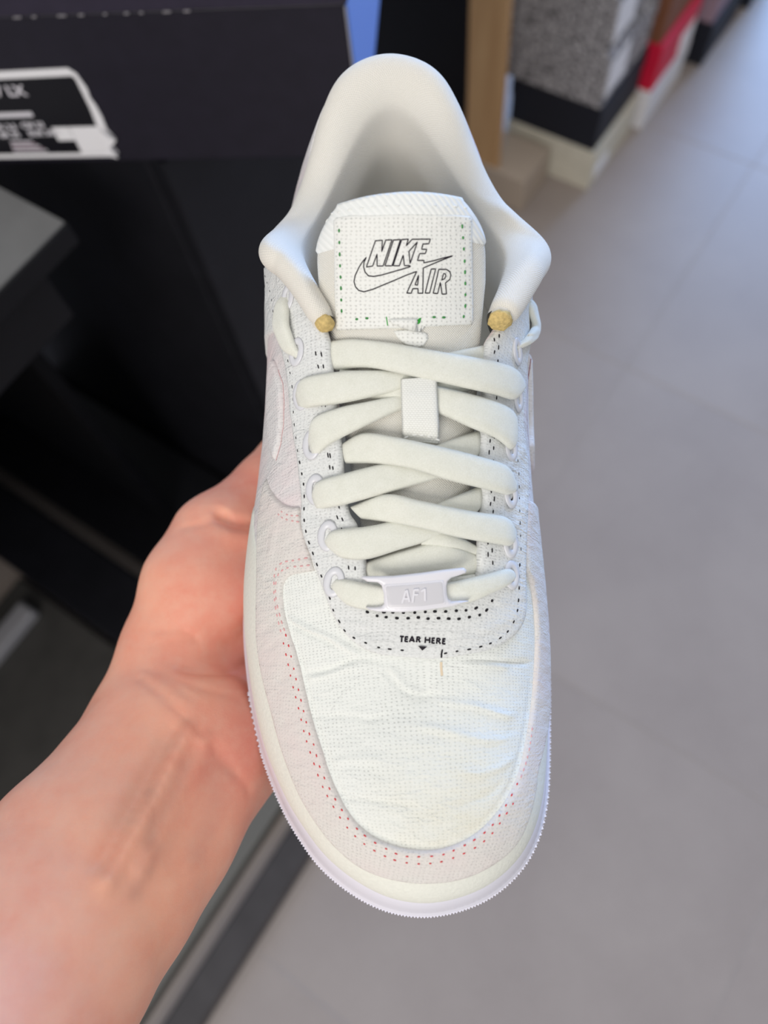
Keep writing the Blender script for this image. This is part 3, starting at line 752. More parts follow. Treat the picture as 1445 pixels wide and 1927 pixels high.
for p, r_ in (((985, 484), 6.2), ((972, 512), 6.0), ((957, 545), 5.5), ((943, 575), 5.0), ((928, 600), 4.6)):
    CP.append(list(onlast(p, 3.4))+[r_, 0.0])
cp = crom(CP, 170)
tn = np.gradient(cp[:, :3], axis=0); tn /= np.linalg.norm(tn, axis=1, keepdims=True)
out = np.cross(tn, np.array([0, 0, 1.0])); out /= np.linalg.norm(out, axis=1, keepdims=True)
cc = np.array([0, 225.0]); sg = np.sign(np.sum(out[85, :2]*(cp[85, :2]-cc))); out *= sg
# keep the roll's front ends facing outwards
upv = np.cross(out, tn); upv *= np.sign(upv[:, 2:3])
rings = []; uvr = []; al = np.r_[0, np.cumsum(np.linalg.norm(np.diff(cp[:, :3], axis=0), axis=1))]
fr = np.minimum(np.arange(170), 169-np.arange(170))/169.0
for k in range(170):
    c, r_, pw = cp[k, :3], cp[k, 3], cp[k, 4]
    ring = []; u_ = 0; uv_ = []
    for ph in np.radians(np.linspace(-75, 165, 20)):
        ring.append(c+out[k]*r_*math.cos(ph)+upv[k]*r_*math.sin(ph)); uv_.append((al[k], u_)); u_ += r_*0.22
    dm = float(sstep(fr[k], 0.0, 0.16))
    for a_, dz in ((-1.02-0.08*pw, -4), (-1.02-0.22*pw, -9), (-1.0-0.28*pw, -15), (-0.85-0.22*pw, -22), (-0.5-0.05*pw, -32), (-0.15, -44), (0.1, -60)):
        dz_ = dz*(0.35+0.65*dm)
        ring.append(c+out[k]*r_*a_+np.array([0, 0, dz_])); u_ += 6; uv_.append((al[k], u_))
    rings.append(np.array(ring)); uvr.append(uv_)
RG = np.array(rings)
for j in range(13, RG.shape[1]):
    wgt = min(1.0, (j-12)/7.0); sg_ = 13.0*wgt
    if sg_ < 0.5: continue
    kk = np.arange(-36, 37); ker = np.exp(-0.5*(kk/sg_)**2); ker /= ker.sum()
    for c_ in range(3):
        pad = np.pad(RG[:, j, c_], 36, mode='reflect', reflect_type='odd'); RG[:, j, c_] = np.convolve(pad, ker, 'valid')
for k in (0, 1, 169, 168):
    q_ = 0.72 if k in (0, 169) else 0.92
    RG[k, :20] = cp[k, :3]+(RG[k, :20]-cp[k, :3])*q_
rings = list(RG)
V, F = loft(rings, False)
F = [f[::-1] for f in F]
collar = mesh_obj('collar_padding', V, F, m_knit, sneaker, True, np.array(uvr).reshape(-1, 2), 0.001)
sb = collar.modifiers.new('smooth', 'SUBSURF'); sb.levels = 1; sb.render_levels = 1
collect(V, F)
def blob(name, c, rx, ry_, rz_, mat, par, seed=0, amp=0.18):
    bm = bmesh.new(); bmesh.ops.create_icosphere(bm, subdivisions=3, radius=1)
    for v in bm.verts:
        k = 1+amp*noise.noise(v.co*2.2+Vector((seed, 0, 0))); v.co = Vector((v.co.x*rx*k, v.co.y*ry_*k, v.co.z*rz_*k))+Vector(c)
    me = bpy.data.meshes.new(name); bm.to_mesh(me); bm.free(); me.transform(Matrix.Scale(0.001, 4))
    for p in me.polygons: p.use_smooth = True
    o = bpy.data.objects.new(name, me); COL.objects.link(o); me.materials.append(mat); o.parent = par; return o
e0 = cp[0, :3]; e1 = cp[-1, :3]
blob('foam_end', e0+np.array([0.5, -1.2, 0.0]), 3.0, 2.4, 3.6, m_foam, collar, 1)
blob('foam_end', e1+np.array([-0.5, -1.6, 0.2]), 3.9, 2.6, 4.2, m_foam, collar, 5)
blob('frayed_end', e0+np.array([-0.6, 0.3, -0.6]), 3.0, 3.0, 3.2, m_knit, collar, 2, 0.1)
blob('frayed_end', e1+np.array([0.6, 0.6, -0.4]), 3.8, 3.4, 3.8, m_knit, collar, 3, 0.1)

TS = crom([(97, 72), (112, 79), (130, 86.5), (148, 93.5), (160, 98.5), (170, 104), (180, 111.5), (189, 119.5), (195.5, 125.8), (198.5, 128.8)], 120)
def tongue_ring(k, infl=0.0, n=56):
    y, z = TS[k]; t = TS[min(k+1, 119)]-TS[max(k-1, 0)]; t /= np.linalg.norm(t); nrm = np.array([-t[1], t[0]])
    s = k/119; hw = np.interp(s, [0, 0.3, 0.6, 0.8], [15, 19, 23.5, 26.2])*(1-0.30*max(0.0, (s-0.84)/0.16)**3)+infl; ht = np.interp(s, [0, 0.5, 0.85, 0.97, 1.0], [2.0, 2.6, 3.6, 2.9, 1.2])+infl
    kx = np.interp(s, [0, 0.5, 1], [0.018, 0.016, 0.0115])
    out_ = []
    for a in np.linspace(0, 2*math.pi, n, endpoint=False):
        ca, sa = math.cos(a), math.sin(a)
        x = hw*math.copysign(abs(ca)**0.55, ca); d = ht*math.copysign(abs(sa)**0.8, sa)-kx*x*x
        ex = -0.0075*x*x*s*s*s
        out_.append((x, y+nrm[0]*d+t[0]*ex, z+nrm[1]*d+t[1]*ex))
    return np.array(out_)
rings = [tongue_ring(k) for k in range(120)]
V, F = loft(rings); V = np.vstack([V, rings[-1].mean(0)]); F += [(119*56+i, 119*56+(i+1) % 56, 120*56) for i in range(56)]
uvt = np.array([[V[i, 0], i//56*0.95] for i in range(len(V))])
F = [f[::-1] for f in F] if False else F
tongue = mesh_obj('tongue', V, F, m_tongue, sneaker, True, uvt, 0.001)
B_T = BVHTree.FromPolygons([Vector(v) for v in V], [tuple(f) for f in F])
collect(V, F)
rings = [tongue_ring(k, 0.05+0.7*min(1, (k-107)/1.0)) for k in range(107, 120)]+[tongue_ring(119, 0.2)+np.array([0, 0.5, 0.7])]
V, F = loft(rings); nb = len(rings); V = np.vstack([V, rings[-1].mean(0)]); F += [((nb-1)*56+i, (nb-1)*56+(i+1) % 56, nb*56) for i in range(56)]
uvb = np.array([[V[i, 0], i//56*0.8] for i in range(len(V))])
bind = mesh_obj('binding', V, F, m_bind, tongue, True, uvb, 0.001)
B_B = BVHTree.FromPolygons([Vector(v) for v in V], [tuple(f) for f in F])

def nrm_of(h):
    n = np.array(h[1]); return n if n@(SC-np.array(h[0])) > 0 else -n
def panel_on(name, pts, bvh, th, mat, par, spacing=1.3, e=0.6, smooth_outline=False, base=0.0, rough=0.05):
    """piece laid over any surface, outlined by image points; pattern in millimetres"""
    K = 0.155
    P = np.array(pts, float)*K; n = len(P); dens = []
    for i in range(n):
        a, b = P[i], P[(i+1) % n]; m = max(1, int(np.linalg.norm(b-a)/0.9))
        dens += [a+(b-a)*t/m for t in range(m)]
    V2, Fc, d = fill(np.array(dens), spacing, e)
    lip = np.sqrt(np.clip(1-(1-np.clip(d/e, 0, 1))**2, 0, 1)); top = []; bot = {}; base_pts = []
    for v, l_ in zip(V2, lip):
        h = hit(v/K, bvh); nn = nrm_of(h); p = np.array(h[0])
        top.append(p+nn*(base+th*l_+rough*noise.noise(Vector((v[0]*0.4, v[1]*0.4, 1))))); base_pts.append(p-nn*0.5)
    Fc = Fc[:, ::-1]
    verts = list(top); faces = [tuple(f) for f in Fc]
    for a, b in skirt(Fc):
        for k in (a, b):
            if k not in bot: bot[k] = len(verts); verts.append(base_pts[k])
        faces.append((a, bot[a], bot[b], b))
    uv = np.vstack([V2, V2[list(bot.keys())]])
    o = mesh_obj(name, verts, faces, mat, par, True, uv, 0.001)
    return o, BVHTree.FromPolygons([Vector(v) for v in verts], faces)
m_patch = fabric_dots('woven_patch', srgb(236, 236, 231), 0.76, 1.35, 1.2, 0.0, 0.0002, 0.12, None, 0.5)
patch, B_P = panel_on('tongue_label', [(629, 411), (660, 405), (757, 402), (850, 403), (886, 407), (887, 500), (888, 560), (888, 611), (840, 613), (757, 618), (690, 620), (633, 622), (631, 560), (630, 480)], B_T, 1.1, m_patch, sneaker, 1.6, 0.7)

def ribbon_on(name, lines, width, bvh, off, mat, par, step=2.0, closed=False):
    """printed or drawn line work lying on a surface"""
    V, F = [], []
    for L_ in lines:
        L_ = [np.array(p, float) for p in L_]
        if closed: L_ = L_+[L_[0]]
        pts = []
        for a, b in zip(L_[:-1], L_[1:]):
            m = max(1, int(np.linalg.norm(b-a)/step)); pts += [a+(b-a)*t/m for t in range(m)]
        pts.append(L_[-1])
        H_ = [hit(p, bvh) for p in pts]; P = np.array([h[0][:] for h in H_]); N = np.array([nrm_of(h) for h in H_])
        n = len(P); T = np.zeros_like(P)
        for i in range(n):
            j0, j1 = max(0, i-1), min(n-1, i+1)
            if closed and i in (0, n-1): j0, j1 = n-2, 1
            T[i] = P[j1]-P[j0]; T[i] /= np.linalg.norm(T[i])+1e-9
        S_ = np.cross(N, T); S_ /= np.linalg.norm(S_, axis=1, keepdims=True)+1e-9
        o = len(V)
        for i in range(n):
            V.append(P[i]+N[i]*off-S_[i]*width/2); V.append(P[i]+N[i]*(off+0.04)); V.append(P[i]+N[i]*off+S_[i]*width/2)
        for i in range(n-1):
            a = o+i*3; F += [(a, a+1, a+4, a+3), (a+1, a+2, a+5, a+4)]
    return mesh_obj(name, V, F, mat, par, False, None, 0.001)
ZL = lambda L_: [(660+x/7.225, 440+y/7.225) for x, y in L_]
logo = [
 [(213, 452), (335, 95), (430, 88), (420, 245), (475, 85), (560, 82), (440, 437), (358, 438), (357, 275), (298, 438)],
 [(465, 435), (580, 85), (675, 78), (560, 435)],
 [(575, 433), (692, 78), (782, 72), (752, 165), (832, 75), (1080, 72), (1060, 135), (980, 140), (962, 210), (1032, 212), (1012, 268), (935, 270), (905, 362), (995, 362), (990, 395), (1130, 365), (1250, 330), (1385, 300), (1250, 352), (1100, 415), (985, 465), (978, 808), (915, 808), (912, 745), (842, 745), (820, 808), (760, 805), (895, 512), (760, 560), (600, 630), (430, 700), (300, 755), (180, 788), (110, 770), (65, 720), (45, 650), (60, 570), (110, 460), (160, 380), (212, 318), (180, 390), (175, 450), (195, 520), (240, 570), (310, 580), (420, 560), (560, 520), (700, 480), (812, 445), (795, 432), (728, 432), (712, 290), (660, 435)],
 [(790, 238), (905, 110), (805, 405)], [(922, 560), (908, 695), (872, 693)],
 [(1010, 805), (1092, 478), (1152, 478), (1070, 805)],
 [(1120, 808), (1195, 482), (1300, 485), (1345, 515), (1358, 560), (1345, 620), (1285, 668), (1300, 818), (1240, 820), (1215, 660), (1180, 812)],
 [(1260, 540), (1285, 545), (1290, 575), (1275, 610), (1235, 628)]]
ribbon_on('printed_logo', [ZL(l_) for l_ in logo], 0.34, B_P, 0.10, m_ink, patch, 2.0, True)

# ------------------------------------------------------------------ seams
B_U = BVHTree.FromPolygons(UPPER_V, UPPER_F)
def stitches(name, lines, bvh, mat, par, pitch=3.6, length=1.3, rad=0.30, sink=0.05, jitter=0.25, tilt=0.0):
    """a row of short thread stitches following image lines over a surface"""
    V, F = [], []
    rnd = random.Random(hash(name) % 1000 if False else len(name))
    for L_ in lines:
        c = crom(np.array(L_, float), step=2.0)
        H_ = [hit(p, bvh) for p in c]; P = np.array([h[0][:] for h in H_]); N = np.array([nrm_of(h) for h in H_])
        s = np.r_[0, np.cumsum(np.linalg.norm(np.diff(P, axis=0), axis=1))]
        for d in np.arange(pitch*0.3, s[-1], pitch):
            d += rnd.uniform(-jitter, jitter)
            p = np.array([np.interp(d, s, P[:, k]) for k in range(3)]); q = np.array([np.interp(d+0.5, s, P[:, k]) for k in range(3)])
            n = np.array([np.interp(d, s, N[:, k]) for k in range(3)]); n /= np.linalg.norm(n)
            t = q-p
            if np.linalg.norm(t) < 1e-6: continue
            t -= n*(t@n); t /= np.linalg.norm(t); b = np.cross(n, t)
            if tilt: t, b = t*math.cos(tilt)+b*math.sin(tilt), b*math.cos(tilt)-t*math.sin(tilt)
            o = len(V); l_ = length*rnd.uniform(0.8, 1.15)/2; c0 = p+n*sink
            for f_, r_ in ((-1, 0.35), (-0.55, 1.0), (0.55, 1.0), (1, 0.35)):
                for a in range(6):
                    an_ = a*math.pi/3; V.append(c0+t*f_*l_+b*math.cos(an_)*rad*r_+n*math.sin(an_)*rad*r_)
            for k in range(3):
                for a in range(6):
                    F.append((o+k*6+a, o+k*6+(a+1) % 6, o+(k+1)*6+(a+1) % 6, o+(k+1)*6+a))
            F.append(tuple(o+a for a in range(5, -1, -1))); F.append(tuple(o+18+a for a in range(6)))
    o = mesh_obj(name, V, F, mat, par, True, None, 0.001); o['kind'] = 'stuff'; return o
Z3 = lambda L_: [(440+x/2.331, 1100+y/2.331) for x, y in L_]
Z2 = lambda L_: [(460+x/2.408, 600+y/2.408) for x, y in L_]
Z4 = lambda L_: [(470+x/4.188, 440+y/4.188) for x, y in L_]
Z5 = lambda L_: [(860+x/4.189, 440+y/4.189) for x, y in L_]
Z7 = lambda L_: [(470+x/5.072, 860+y/5.072) for x, y in L_]
ZT = lambda L_: [(740+x/12.04, 1180+y/12.04) for x, y in L_]
ZC = lambda L_: [(600+x/3.6125, 1040+y/3.6125) for x, y in L_]
red1 = Z3([(225, 210), (248, 300), (272, 410), (300, 530), (330, 650), (350, 700), (372, 785), (405, 865), (455, 960), (515, 1045), (585, 1110), (660, 1155), (740, 1190), (830, 1193), (915, 1185), (1000, 1150), (1070, 1110), (1130, 1060), (1180, 990), (1215, 930), (1245, 870)])
red2 = Z3([(215, 245), (232, 320), (258, 440), (288, 560), (310, 655), (330, 720), (350, 780), (380, 865), (420, 945), (485, 1050), (550, 1120), (625, 1172), (710, 1210), (805, 1225), (900, 1218), (985, 1190), (1065, 1150), (1130, 1095), (1185, 1020), (1225, 960)])
stitches('toe_seam', [red1, red2], B_U, m_red, sneaker, 3.5, 0.85, 0.24, 0.03)
redA = Z7([(580, 1030), (500, 1040), (400, 1050), (330, 1070), (280, 1110), (255, 1170), (245, 1250), (250, 1350), (270, 1450), (305, 1580), (340, 1680)])
redB = Z7([(560, 960), (480, 975), (400, 990), (330, 1000), (280, 1030), (245, 1080), (232, 1160), (230, 1260), (238, 1380), (262, 1520), (300, 1680)])
redC = Z7([(470, 560), (420, 560), (370, 555), (320, 535), (280, 500)]); redD = Z7([(475, 620), (420, 612), (360, 600), (310, 580), (270, 545)])
redE = Z3([(1258, 850), (1285, 770), (1300, 700), (1310, 620)])
stitches('side_seam', [redA, redB], B_U, m_pinkth, sneaker, 2.6, 1.2, 0.26, 0.0)
stitches('arch_seam', [redC, redD, redE], B_U, m_pinkth, sneaker, 2.2, 1.0, 0.24, 0.0)
eyeo = Z7([(470, 20), (500, 180), (517, 300), (520, 440), (517, 580), (545, 760), (582, 860), (612, 950), (645, 1040), (680, 1130), (715, 1205), (745, 1290), (775, 1385), (800, 1470), (845, 1555), (920, 1675), (1010, 1735), (1100, 1772), (1190, 1808)])
eyeo2 = ZC([(380, 640), (450, 652), (520, 660), (572, 664)])
eyeo3 = ZC([(836, 690), (900, 676), (978, 665), (1057, 650), (1130, 630), (1207, 597), (1280, 540), (1320, 478), (1348, 400), (1356, 330), (1360, 260), (1360, 185), (1363, 110), (1368, 40)])
eyeo4 = Z2([(1253, 1060), (1250, 960), (1247, 870), (1245, 780), (1243, 700), (1235, 600), (1232, 520), (1228, 460)])
eyeu = Z4([(380, 1740), (365, 1620), (350, 1500), (343, 1400), (340, 1300), (330, 1180), (300, 1000), (262, 900), (232, 840), (200, 700), (180, 590), (165, 480), (120, 330)])
stitches('eyestay_seam', [eyeo, eyeo2, eyeo3], B_U, m_black, sneaker, 3.7, 1.15, 0.27, 0.0)
stitches('flank_seam', [eyeu, eyeo4], B_U, m_black, sneaker, 4.2, 1.2, 0.20, -0.06)
inL = [Z2([(320, 140), (330, 200), (345, 260), (350, 330), (350, 420), (355, 500), (375, 600), (390, 700), (410, 860), (440, 950), (470, 1020), (470, 1100), (478, 1190)]), Z2([(345, 140), (355, 200), (362, 260), (368, 420), (385, 600), (405, 700), (432, 870), (462, 950), (495, 1020), (500, 1110), (505, 1190)])]
inR = [Z2([(1130, 80), (1135, 130), (1128, 190), (1125, 360), (1120, 480), (1112, 560), (1108, 640), (1118, 800), (1105, 900), (1103, 1030), (1105, 1110)]), Z2([(1155, 60), (1152, 110), (1148, 190), (1142, 360), (1138, 480), (1130, 560), (1128, 640), (1132, 800), (1125, 900), (1122, 1030), (1125, 1110)])]
stitches('throat_seam', inL+inR, B_U, m_black, sneaker, 4.0, 1.5, 0.24, 0.0)
stitches('toe_bar_seam', [ZC([(310, 395), (380, 425), (430, 437), (493, 440), (550, 447), (617, 445), (682, 441), (743, 449), (800, 446), (863, 447), (922, 452), (977, 447), (1025, 438), (1077, 431), (1125, 403), (1152, 375), (1180, 320)]), ZC([(415, 405), (475, 405), (590, 408), (650, 408), (770, 400), (830, 402), (890, 398), (953, 394), (1013, 391), (1070, 376), (1105, 345)])], B_U, m_black, sneaker, 3.2, 1.1, 0.42, 0.05)
GP = lambda L_: [(580+x/4.014, 360+y/4.014) for x, y in L_]
stitches('label_seam', [GP([(232, 270), (235, 380), (240, 550), (247, 720), (252, 900), (262, 975)]), GP([(345, 968), (430, 960), (515, 955)]), GP([(925, 950), (1010, 952), (1095, 955)]), GP([(1160, 235), (1170, 380), (1180, 530), (1185, 700), (1185, 870), (1172, 950)])], B_P, m_green, patch, 3.3, 1.1, 0.33, 0.05, 0.12)
stitches('binding_seam', [GP([(80, 215), (150, 178), (230, 158), (320, 138), (500, 120), (700, 108), (900, 108), (1100, 112), (1190, 125), (1260, 150)])], B_B, m_wthread, bind if False else tongue, 3.6, 1.4, 0.25, 0.05)

ribbon_on('edge_thread', [Z4([(225, 1075), (262, 1180), (272, 1320), (268, 1500), (245, 1660), (208, 1788)])], 0.26, B_U, 0.12, m_pinkth, sneaker, 1.5)
ribbon_on('edge_thread', [Z5([(582, 985), (562, 1120), (552, 1260), (549, 1420), (555, 1560), (568, 1680)])], 0.3, B_U, 0.12, plain('maroon_thread', srgb(150, 86, 96), 0.7), sneaker, 1.5)

# ------------------------------------------------------------------ printing on the lace panel and the torn tabs
TEAR = [[(150, 210), (240, 215)], [(195, 215), (185, 338)], [(275, 212), (265, 333)], [(272, 220), (335, 224)], [(270, 272), (325, 275)], [(265, 326), (332, 330)],
 [(365, 336), (425, 212), (472, 340)], [(390, 298), (455, 303)], [(540, 215), (525, 343)], [(538, 226), (588, 230), (605, 252), (585, 276), (532, 280)], [(568, 280), (606, 347)],
 [(730, 225), (720, 358)], [(825, 232), (820, 362)], [(725, 290), (822, 295)], [(885, 240), (875, 370)], [(883, 250), (940, 253)], [(880, 302), (930, 305)], [(875, 360), (938, 364)],
 [(990, 246), (980, 376)], [(988, 258), (1038, 261), (1060, 282), (1040, 308), (984, 311)], [(1020, 311), (1066, 382)], [(1125, 254), (1115, 386)], [(1123, 266), (1182, 269)], [(1120, 317), (1170, 320)], [(1115, 376), (1180, 380)]]
ribbon_on('printed_words', [ZT(l_) for l_ in TEAR], 0.50, B_U, 0.16, m_ink, sneaker, 1.5)
tri = ZT([(560, 418), (765, 435), (655, 525)])
tv = [np.array(hit(p, B_U)[0]) for p in tri]; tn_ = nrm_of(hit(ZT([(660, 455)])[0], B_U))
mesh_obj('printed_arrow', [v+tn_*0.45 for v in tv], [(0, 1, 2)], m_ink, sneaker, False, None, 0.001)
ribbon_on('torn_slit', [ZT([(1110, 508), (1092, 600), (1088, 690)])], 0.5, B_U, 0.16, m_black, sneaker, 1.5)
ribbon_on('glue_stain', [ZT([(1085, 790), (1083, 880), (1090, 980), (1105, 1100)])], 0.75, B_U, 0.08, plain('tan_glue', srgb(222, 204, 178), 0.8), sneaker, 1.5)
ribbon_on('green_slit', [GP([(590, 948), (600, 1015)])], 0.3, B_P, 0.12, m_brightgreen, patch, 1.5)
panel_on('torn_tab', GP([(600, 965), (700, 962), (812, 962), (830, 985), (815, 1010), (865, 1042), (888, 1055), (850, 1062), (790, 1040), (700, 1022), (640, 1010)]), B_P, 1.5, m_patch, patch, 1.0, 0.5, rough=0.3)
panel_on('green_corner', GP([(812, 985), (838, 958), (855, 955), (845, 995), (828, 1006)]), B_P, 0.5, m_brightgreen, patch, 1.0, 0.3)
panel_on('torn_flap', GP([(640, 1055), (760, 1040), (860, 1060), (905, 1075), (905, 1120), (870, 1170), (820, 1185), (740, 1165), (680, 1120)]), B_T, 0.8, m_patch, tongue, 1.2, 0.5, rough=0.3)

# ------------------------------------------------------------------ laces
def lastn(p):
    h = hit(p, B_S); t = TRI[h[2]]; b = bary(np.array(h[0]), SV[t[0]], SV[t[1]], SV[t[2]]); n = b@VN[t]
    return np.array(h[0]), n/np.linalg.norm(n)
def band(name, A, B, offs, mat=None, th=1.25, par=None, n=44, flat_=4.0):
    """flat woven strap: two image edges laid over the last, lifted by offs along its run"""
    A = crom(np.array(A, float), n); B = crom(np.array(B, float), n)
    ss = np.linspace(0, 1, n); of = np.interp(ss, [o_[0] for o_ in offs], [o_[1] for o_ in offs])
    ker = np.ones(5)/5; of = np.convolve(np.pad(of, 2, mode='edge'), ker, 'valid')
    C_, Hh, N_ = [], [], []
    for a, b in zip(A, B):
        pa, na = lastn(a); pb, nb_ = lastn(b); pm, nm = lastn((a+b)/2)
        nn = na+nb_+2*nm; nn /= np.linalg.norm(nn)
        C_.append((pa+pb)/4+pm/2); Hh.append((pa-pb)/2); N_.append(nn)
    C_, Hh, N_ = np.array(C_), np.array(Hh), np.array(N_)
    for arr in (N_, C_):
        arr[1:-1] = (arr[:-2]+2*arr[1:-1]+arr[2:])/4
    N_ /= np.linalg.norm(N_, axis=1, keepdims=True)
    W_ = np.r_[np.linspace(-1, 1, 15), np.linspace(1, -1, 15)[1:-1]]; sgn = np.r_[np.ones(15), -np.ones(13)]
    rings = []; uv = []; al_ = np.r_[0, np.cumsum(np.linalg.norm(np.diff(C_, axis=0), axis=1))]
    for k in range(n):
        # counter perspective: an object lifted towards the viewer along its normal
        r = []
        for w_, s_ in zip(W_, sgn):
            e_ = max(0.0, 1-abs(w_)**flat_)**0.5
            dip = 0.25*(w_*w_)
            r.append(C_[k]+Hh[k]*w_*0.985+N_[k]*(of[k]+s_*th*e_-dip)); uv.append((w_*np.linalg.norm(Hh[k]), al_[k]))
        rings.append(np.array(r))
    V, F = loft(rings); m = len(W_)
    F += [tuple(range(m))[::-1], tuple((n-1)*m+i for i in range(m))]
    return mesh_obj(name, V, F, mat or m_lace, par or sneaker, True, np.array(uv), 0.001)
OV = [(0, -1.2), (0.1, 1.4), (0.3, 4.9), (0.5, 4.7), (0.8, 4.2), (0.93, 3.9), (1, 1.2)]
UN = [(0, 1.2), (0.07, 3.9), (0.22, 3.8), (0.42, 2.7), (0.6, 1.5), (0.8, 0.8), (1, -0.6)]
L1 = band('lace_strap', Z2([(385, 95), (500, 95), (700, 130), (900, 165), (1100, 200), (1190, 235), (1240, 300)]), Z2([(400, 235), (550, 228), (700, 262), (870, 300), (1000, 330), (1100, 352), (1180, 372), (1238, 318)]), OV)
band('lace_strap', Z2([(254, 335), (290, 275), (450, 245), (600, 238), (750, 225), (900, 160), (1085, 118)]), Z2([(275, 412), (450, 392), (600, 357), (750, 320), (870, 296), (1000, 255), (1090, 205)]), UN)
band('lace_strap', Z2([(430, 215), (560, 240), (700, 268), (870, 310), (1000, 345), (1120, 385), (1182, 430), (1204, 520)]), Z2([(430, 330), (580, 365), (700, 385), (880, 440), (1000, 500), (1100, 548), (1172, 602), (1202, 560)]), [(0, -1.2), (0.2, 0.4), (0.4, 1.6), (0.6, 3.0), (0.8, 4.0), (0.93, 3.8), (1, 1.2)])
band('lace_strap', Z2([(304, 545), (335, 455), (450, 405), (560, 380), (700, 345), (850, 290), (1000, 240), (1075, 215)]), Z2([(335, 632), (400, 582), (500, 522), (600, 470), (700, 422), (850, 370), (1000, 330), (1080, 300)]), [(0, 1.2), (0.08, 3.9), (0.25, 3.6), (0.42, 2.6), (0.6, 0.6), (1, -1.2)])
band('lace_strap', Z2([(440, 560), (540, 518), (700, 545), (900, 590), (1050, 632), (1150, 670), (1205, 745)]), Z2([(455, 655), (600, 660), (750, 685), (900, 735), (1050, 775), (1150, 802), (1202, 790)]), OV)
band('lace_strap', Z2([(320, 795), (350, 740), (500, 692), (600, 664), (750, 620), (930, 548), (1062, 505)]), Z2([(345, 864), (450, 850), (600, 806), (750, 762), (870, 726), (1000, 670), (1065, 620)]), UN)
band('lace_strap', Z2([(475, 850), (640, 795), (800, 825), (1000, 870), (1150, 900), (1200, 955)]), Z2([(530, 908), (650, 922), (800, 950), (950, 990), (1100, 1020), (1175, 1030), (1200, 1000)]), OV)
band('lace_strap', Z2([(374, 1002), (415, 957), (550, 940), (640, 922), (780, 880), (910, 820), (1072, 757)]), Z2([(400, 1045), (455, 1080), (560, 1088), (700, 1046), (850, 1000), (1000, 930), (1070, 865)]), UN)
band('lace_strap', Z2([(545, 1105), (640, 1070), (760, 1035), (870, 1010), (960, 1030), (1062, 1070)]), Z2([(560, 1190), (680, 1180), (800, 1178), (900, 1172), (980, 1165), (1062, 1160)]), [(0, -1.4), (0.2, 0.6), (0.8, 0.6), (1, -1.4)])
band('lace_strap', Z2([(800, 960), (900, 965), (980, 990), (1062, 1030)]), Z2([(800, 1025), (880, 1030), (960, 1045), (1062, 1075)]), [(0, 0.6), (0.4, 1.4), (1, -1.0)], th=0.8)
band('lace_strap', Z2([(402, 1200), (430, 1172), (540, 1187), (650, 1205), (800, 1205), (920, 1185), (1020, 1163), (1110, 1143), (1180, 1128), (1203, 1152)]), Z2([(418, 1240), (475, 1290), (560, 1310), (650, 1314), (800, 1307), (920, 1290), (1010, 1277), (1100, 1237), (1170, 1207), (1203, 1178)]), [(0, 0.8), (0.06, 3.0), (0.2, 3.8), (0.5, 4.2), (0.8, 3.8), (0.95, 3.0), (1, 0.8)])
band('lace_loop', Z4([(300, 475), (275, 560), (265, 680), (280, 800), (325, 930), (405, 995)]), Z4([(335, 492), (362, 590), (382, 700), (400, 800), (418, 880), (432, 975)]), [(0, 0.6), (0.15, 3.0), (0.5, 4.4), (0.85, 3.2), (1, 0.6)], th=1.4)
band('lace_loop', Z5([(515, 500), (492, 590), (500, 680), (505, 740), (475, 820), (415, 900)]), Z5([(548, 498), (592, 580), (596, 680), (580, 770), (530, 850), (432, 930)]), [(0, 0.6), (0.15, 3.0), (0.5, 4.4), (0.85, 3.2), (1, 0.6)], th=1.4)
wl = band('lace_keeper', Z2([(703, 285), (705, 400), (708, 470), (711, 530), (714, 556)]), Z2([(868, 275), (872, 400), (877, 480), (881, 540), (884, 568)]), [(0, 4.0), (0.3, 4.9), (0.72, 4.3), (0.86, 2.6), (0.93, 1.2), (1, 0.2)], m_web, 0.65, None, 44, 10)
stitches('keeper_seam', [Z2([(722, 545), (760, 532), (820, 536), (870, 552)])], B_S, m_wthread, wl, 2.4, 1.4, 0.3, 2.4)

# ------------------------------------------------------------------ eyelets
def eyelet(p, rx, ry_, lift=2.3, lean=0.0):
    c, n = lastn(p); up = np.array([0.0, 1, 0.35]); up -= n*(up@n); up /= np.linalg.norm(up); rt = np.cross(up, n)
    up, rt = up*math.cos(lean)+rt*math.sin(lean), rt*math.cos(lean)-up*math.sin(lean)
    V, F = [], []
    for i in range(28):
        a = i*2*math.pi/28; d = rt*math.cos(a)*rx+up*math.sin(a)*ry_; u_ = d/np.linalg.norm(d)
        for j in range(8):
            b = j*2*math.pi/8; V.append(c+n*(lift+0.5*math.sin(b))+d+u_*1.3*math.cos(b))
    for i in range(28):
        for j in range(8): F.append((i*8+j, i*8+(j+1) % 8, ((i+1) % 28)*8+(j+1) % 8, ((i+1) % 28)*8+j))
    o = mesh_obj('eyelet', V, F, m_grom, sneaker, True, None, 0.001)
    V = [c+n*(lift-0.1)+rt*math.cos(a)*rx*0.95+up*math.sin(a)*ry_*0.95 for a in np.linspace(0, 2*math.pi, 20, endpoint=False)]+[c+n*(lift-0.9)]
    mesh_obj('eyelet_hole', V, [(i, (i+1) % 20, 20) for i in range(20)], m_hole, o, True, None, 0.001)
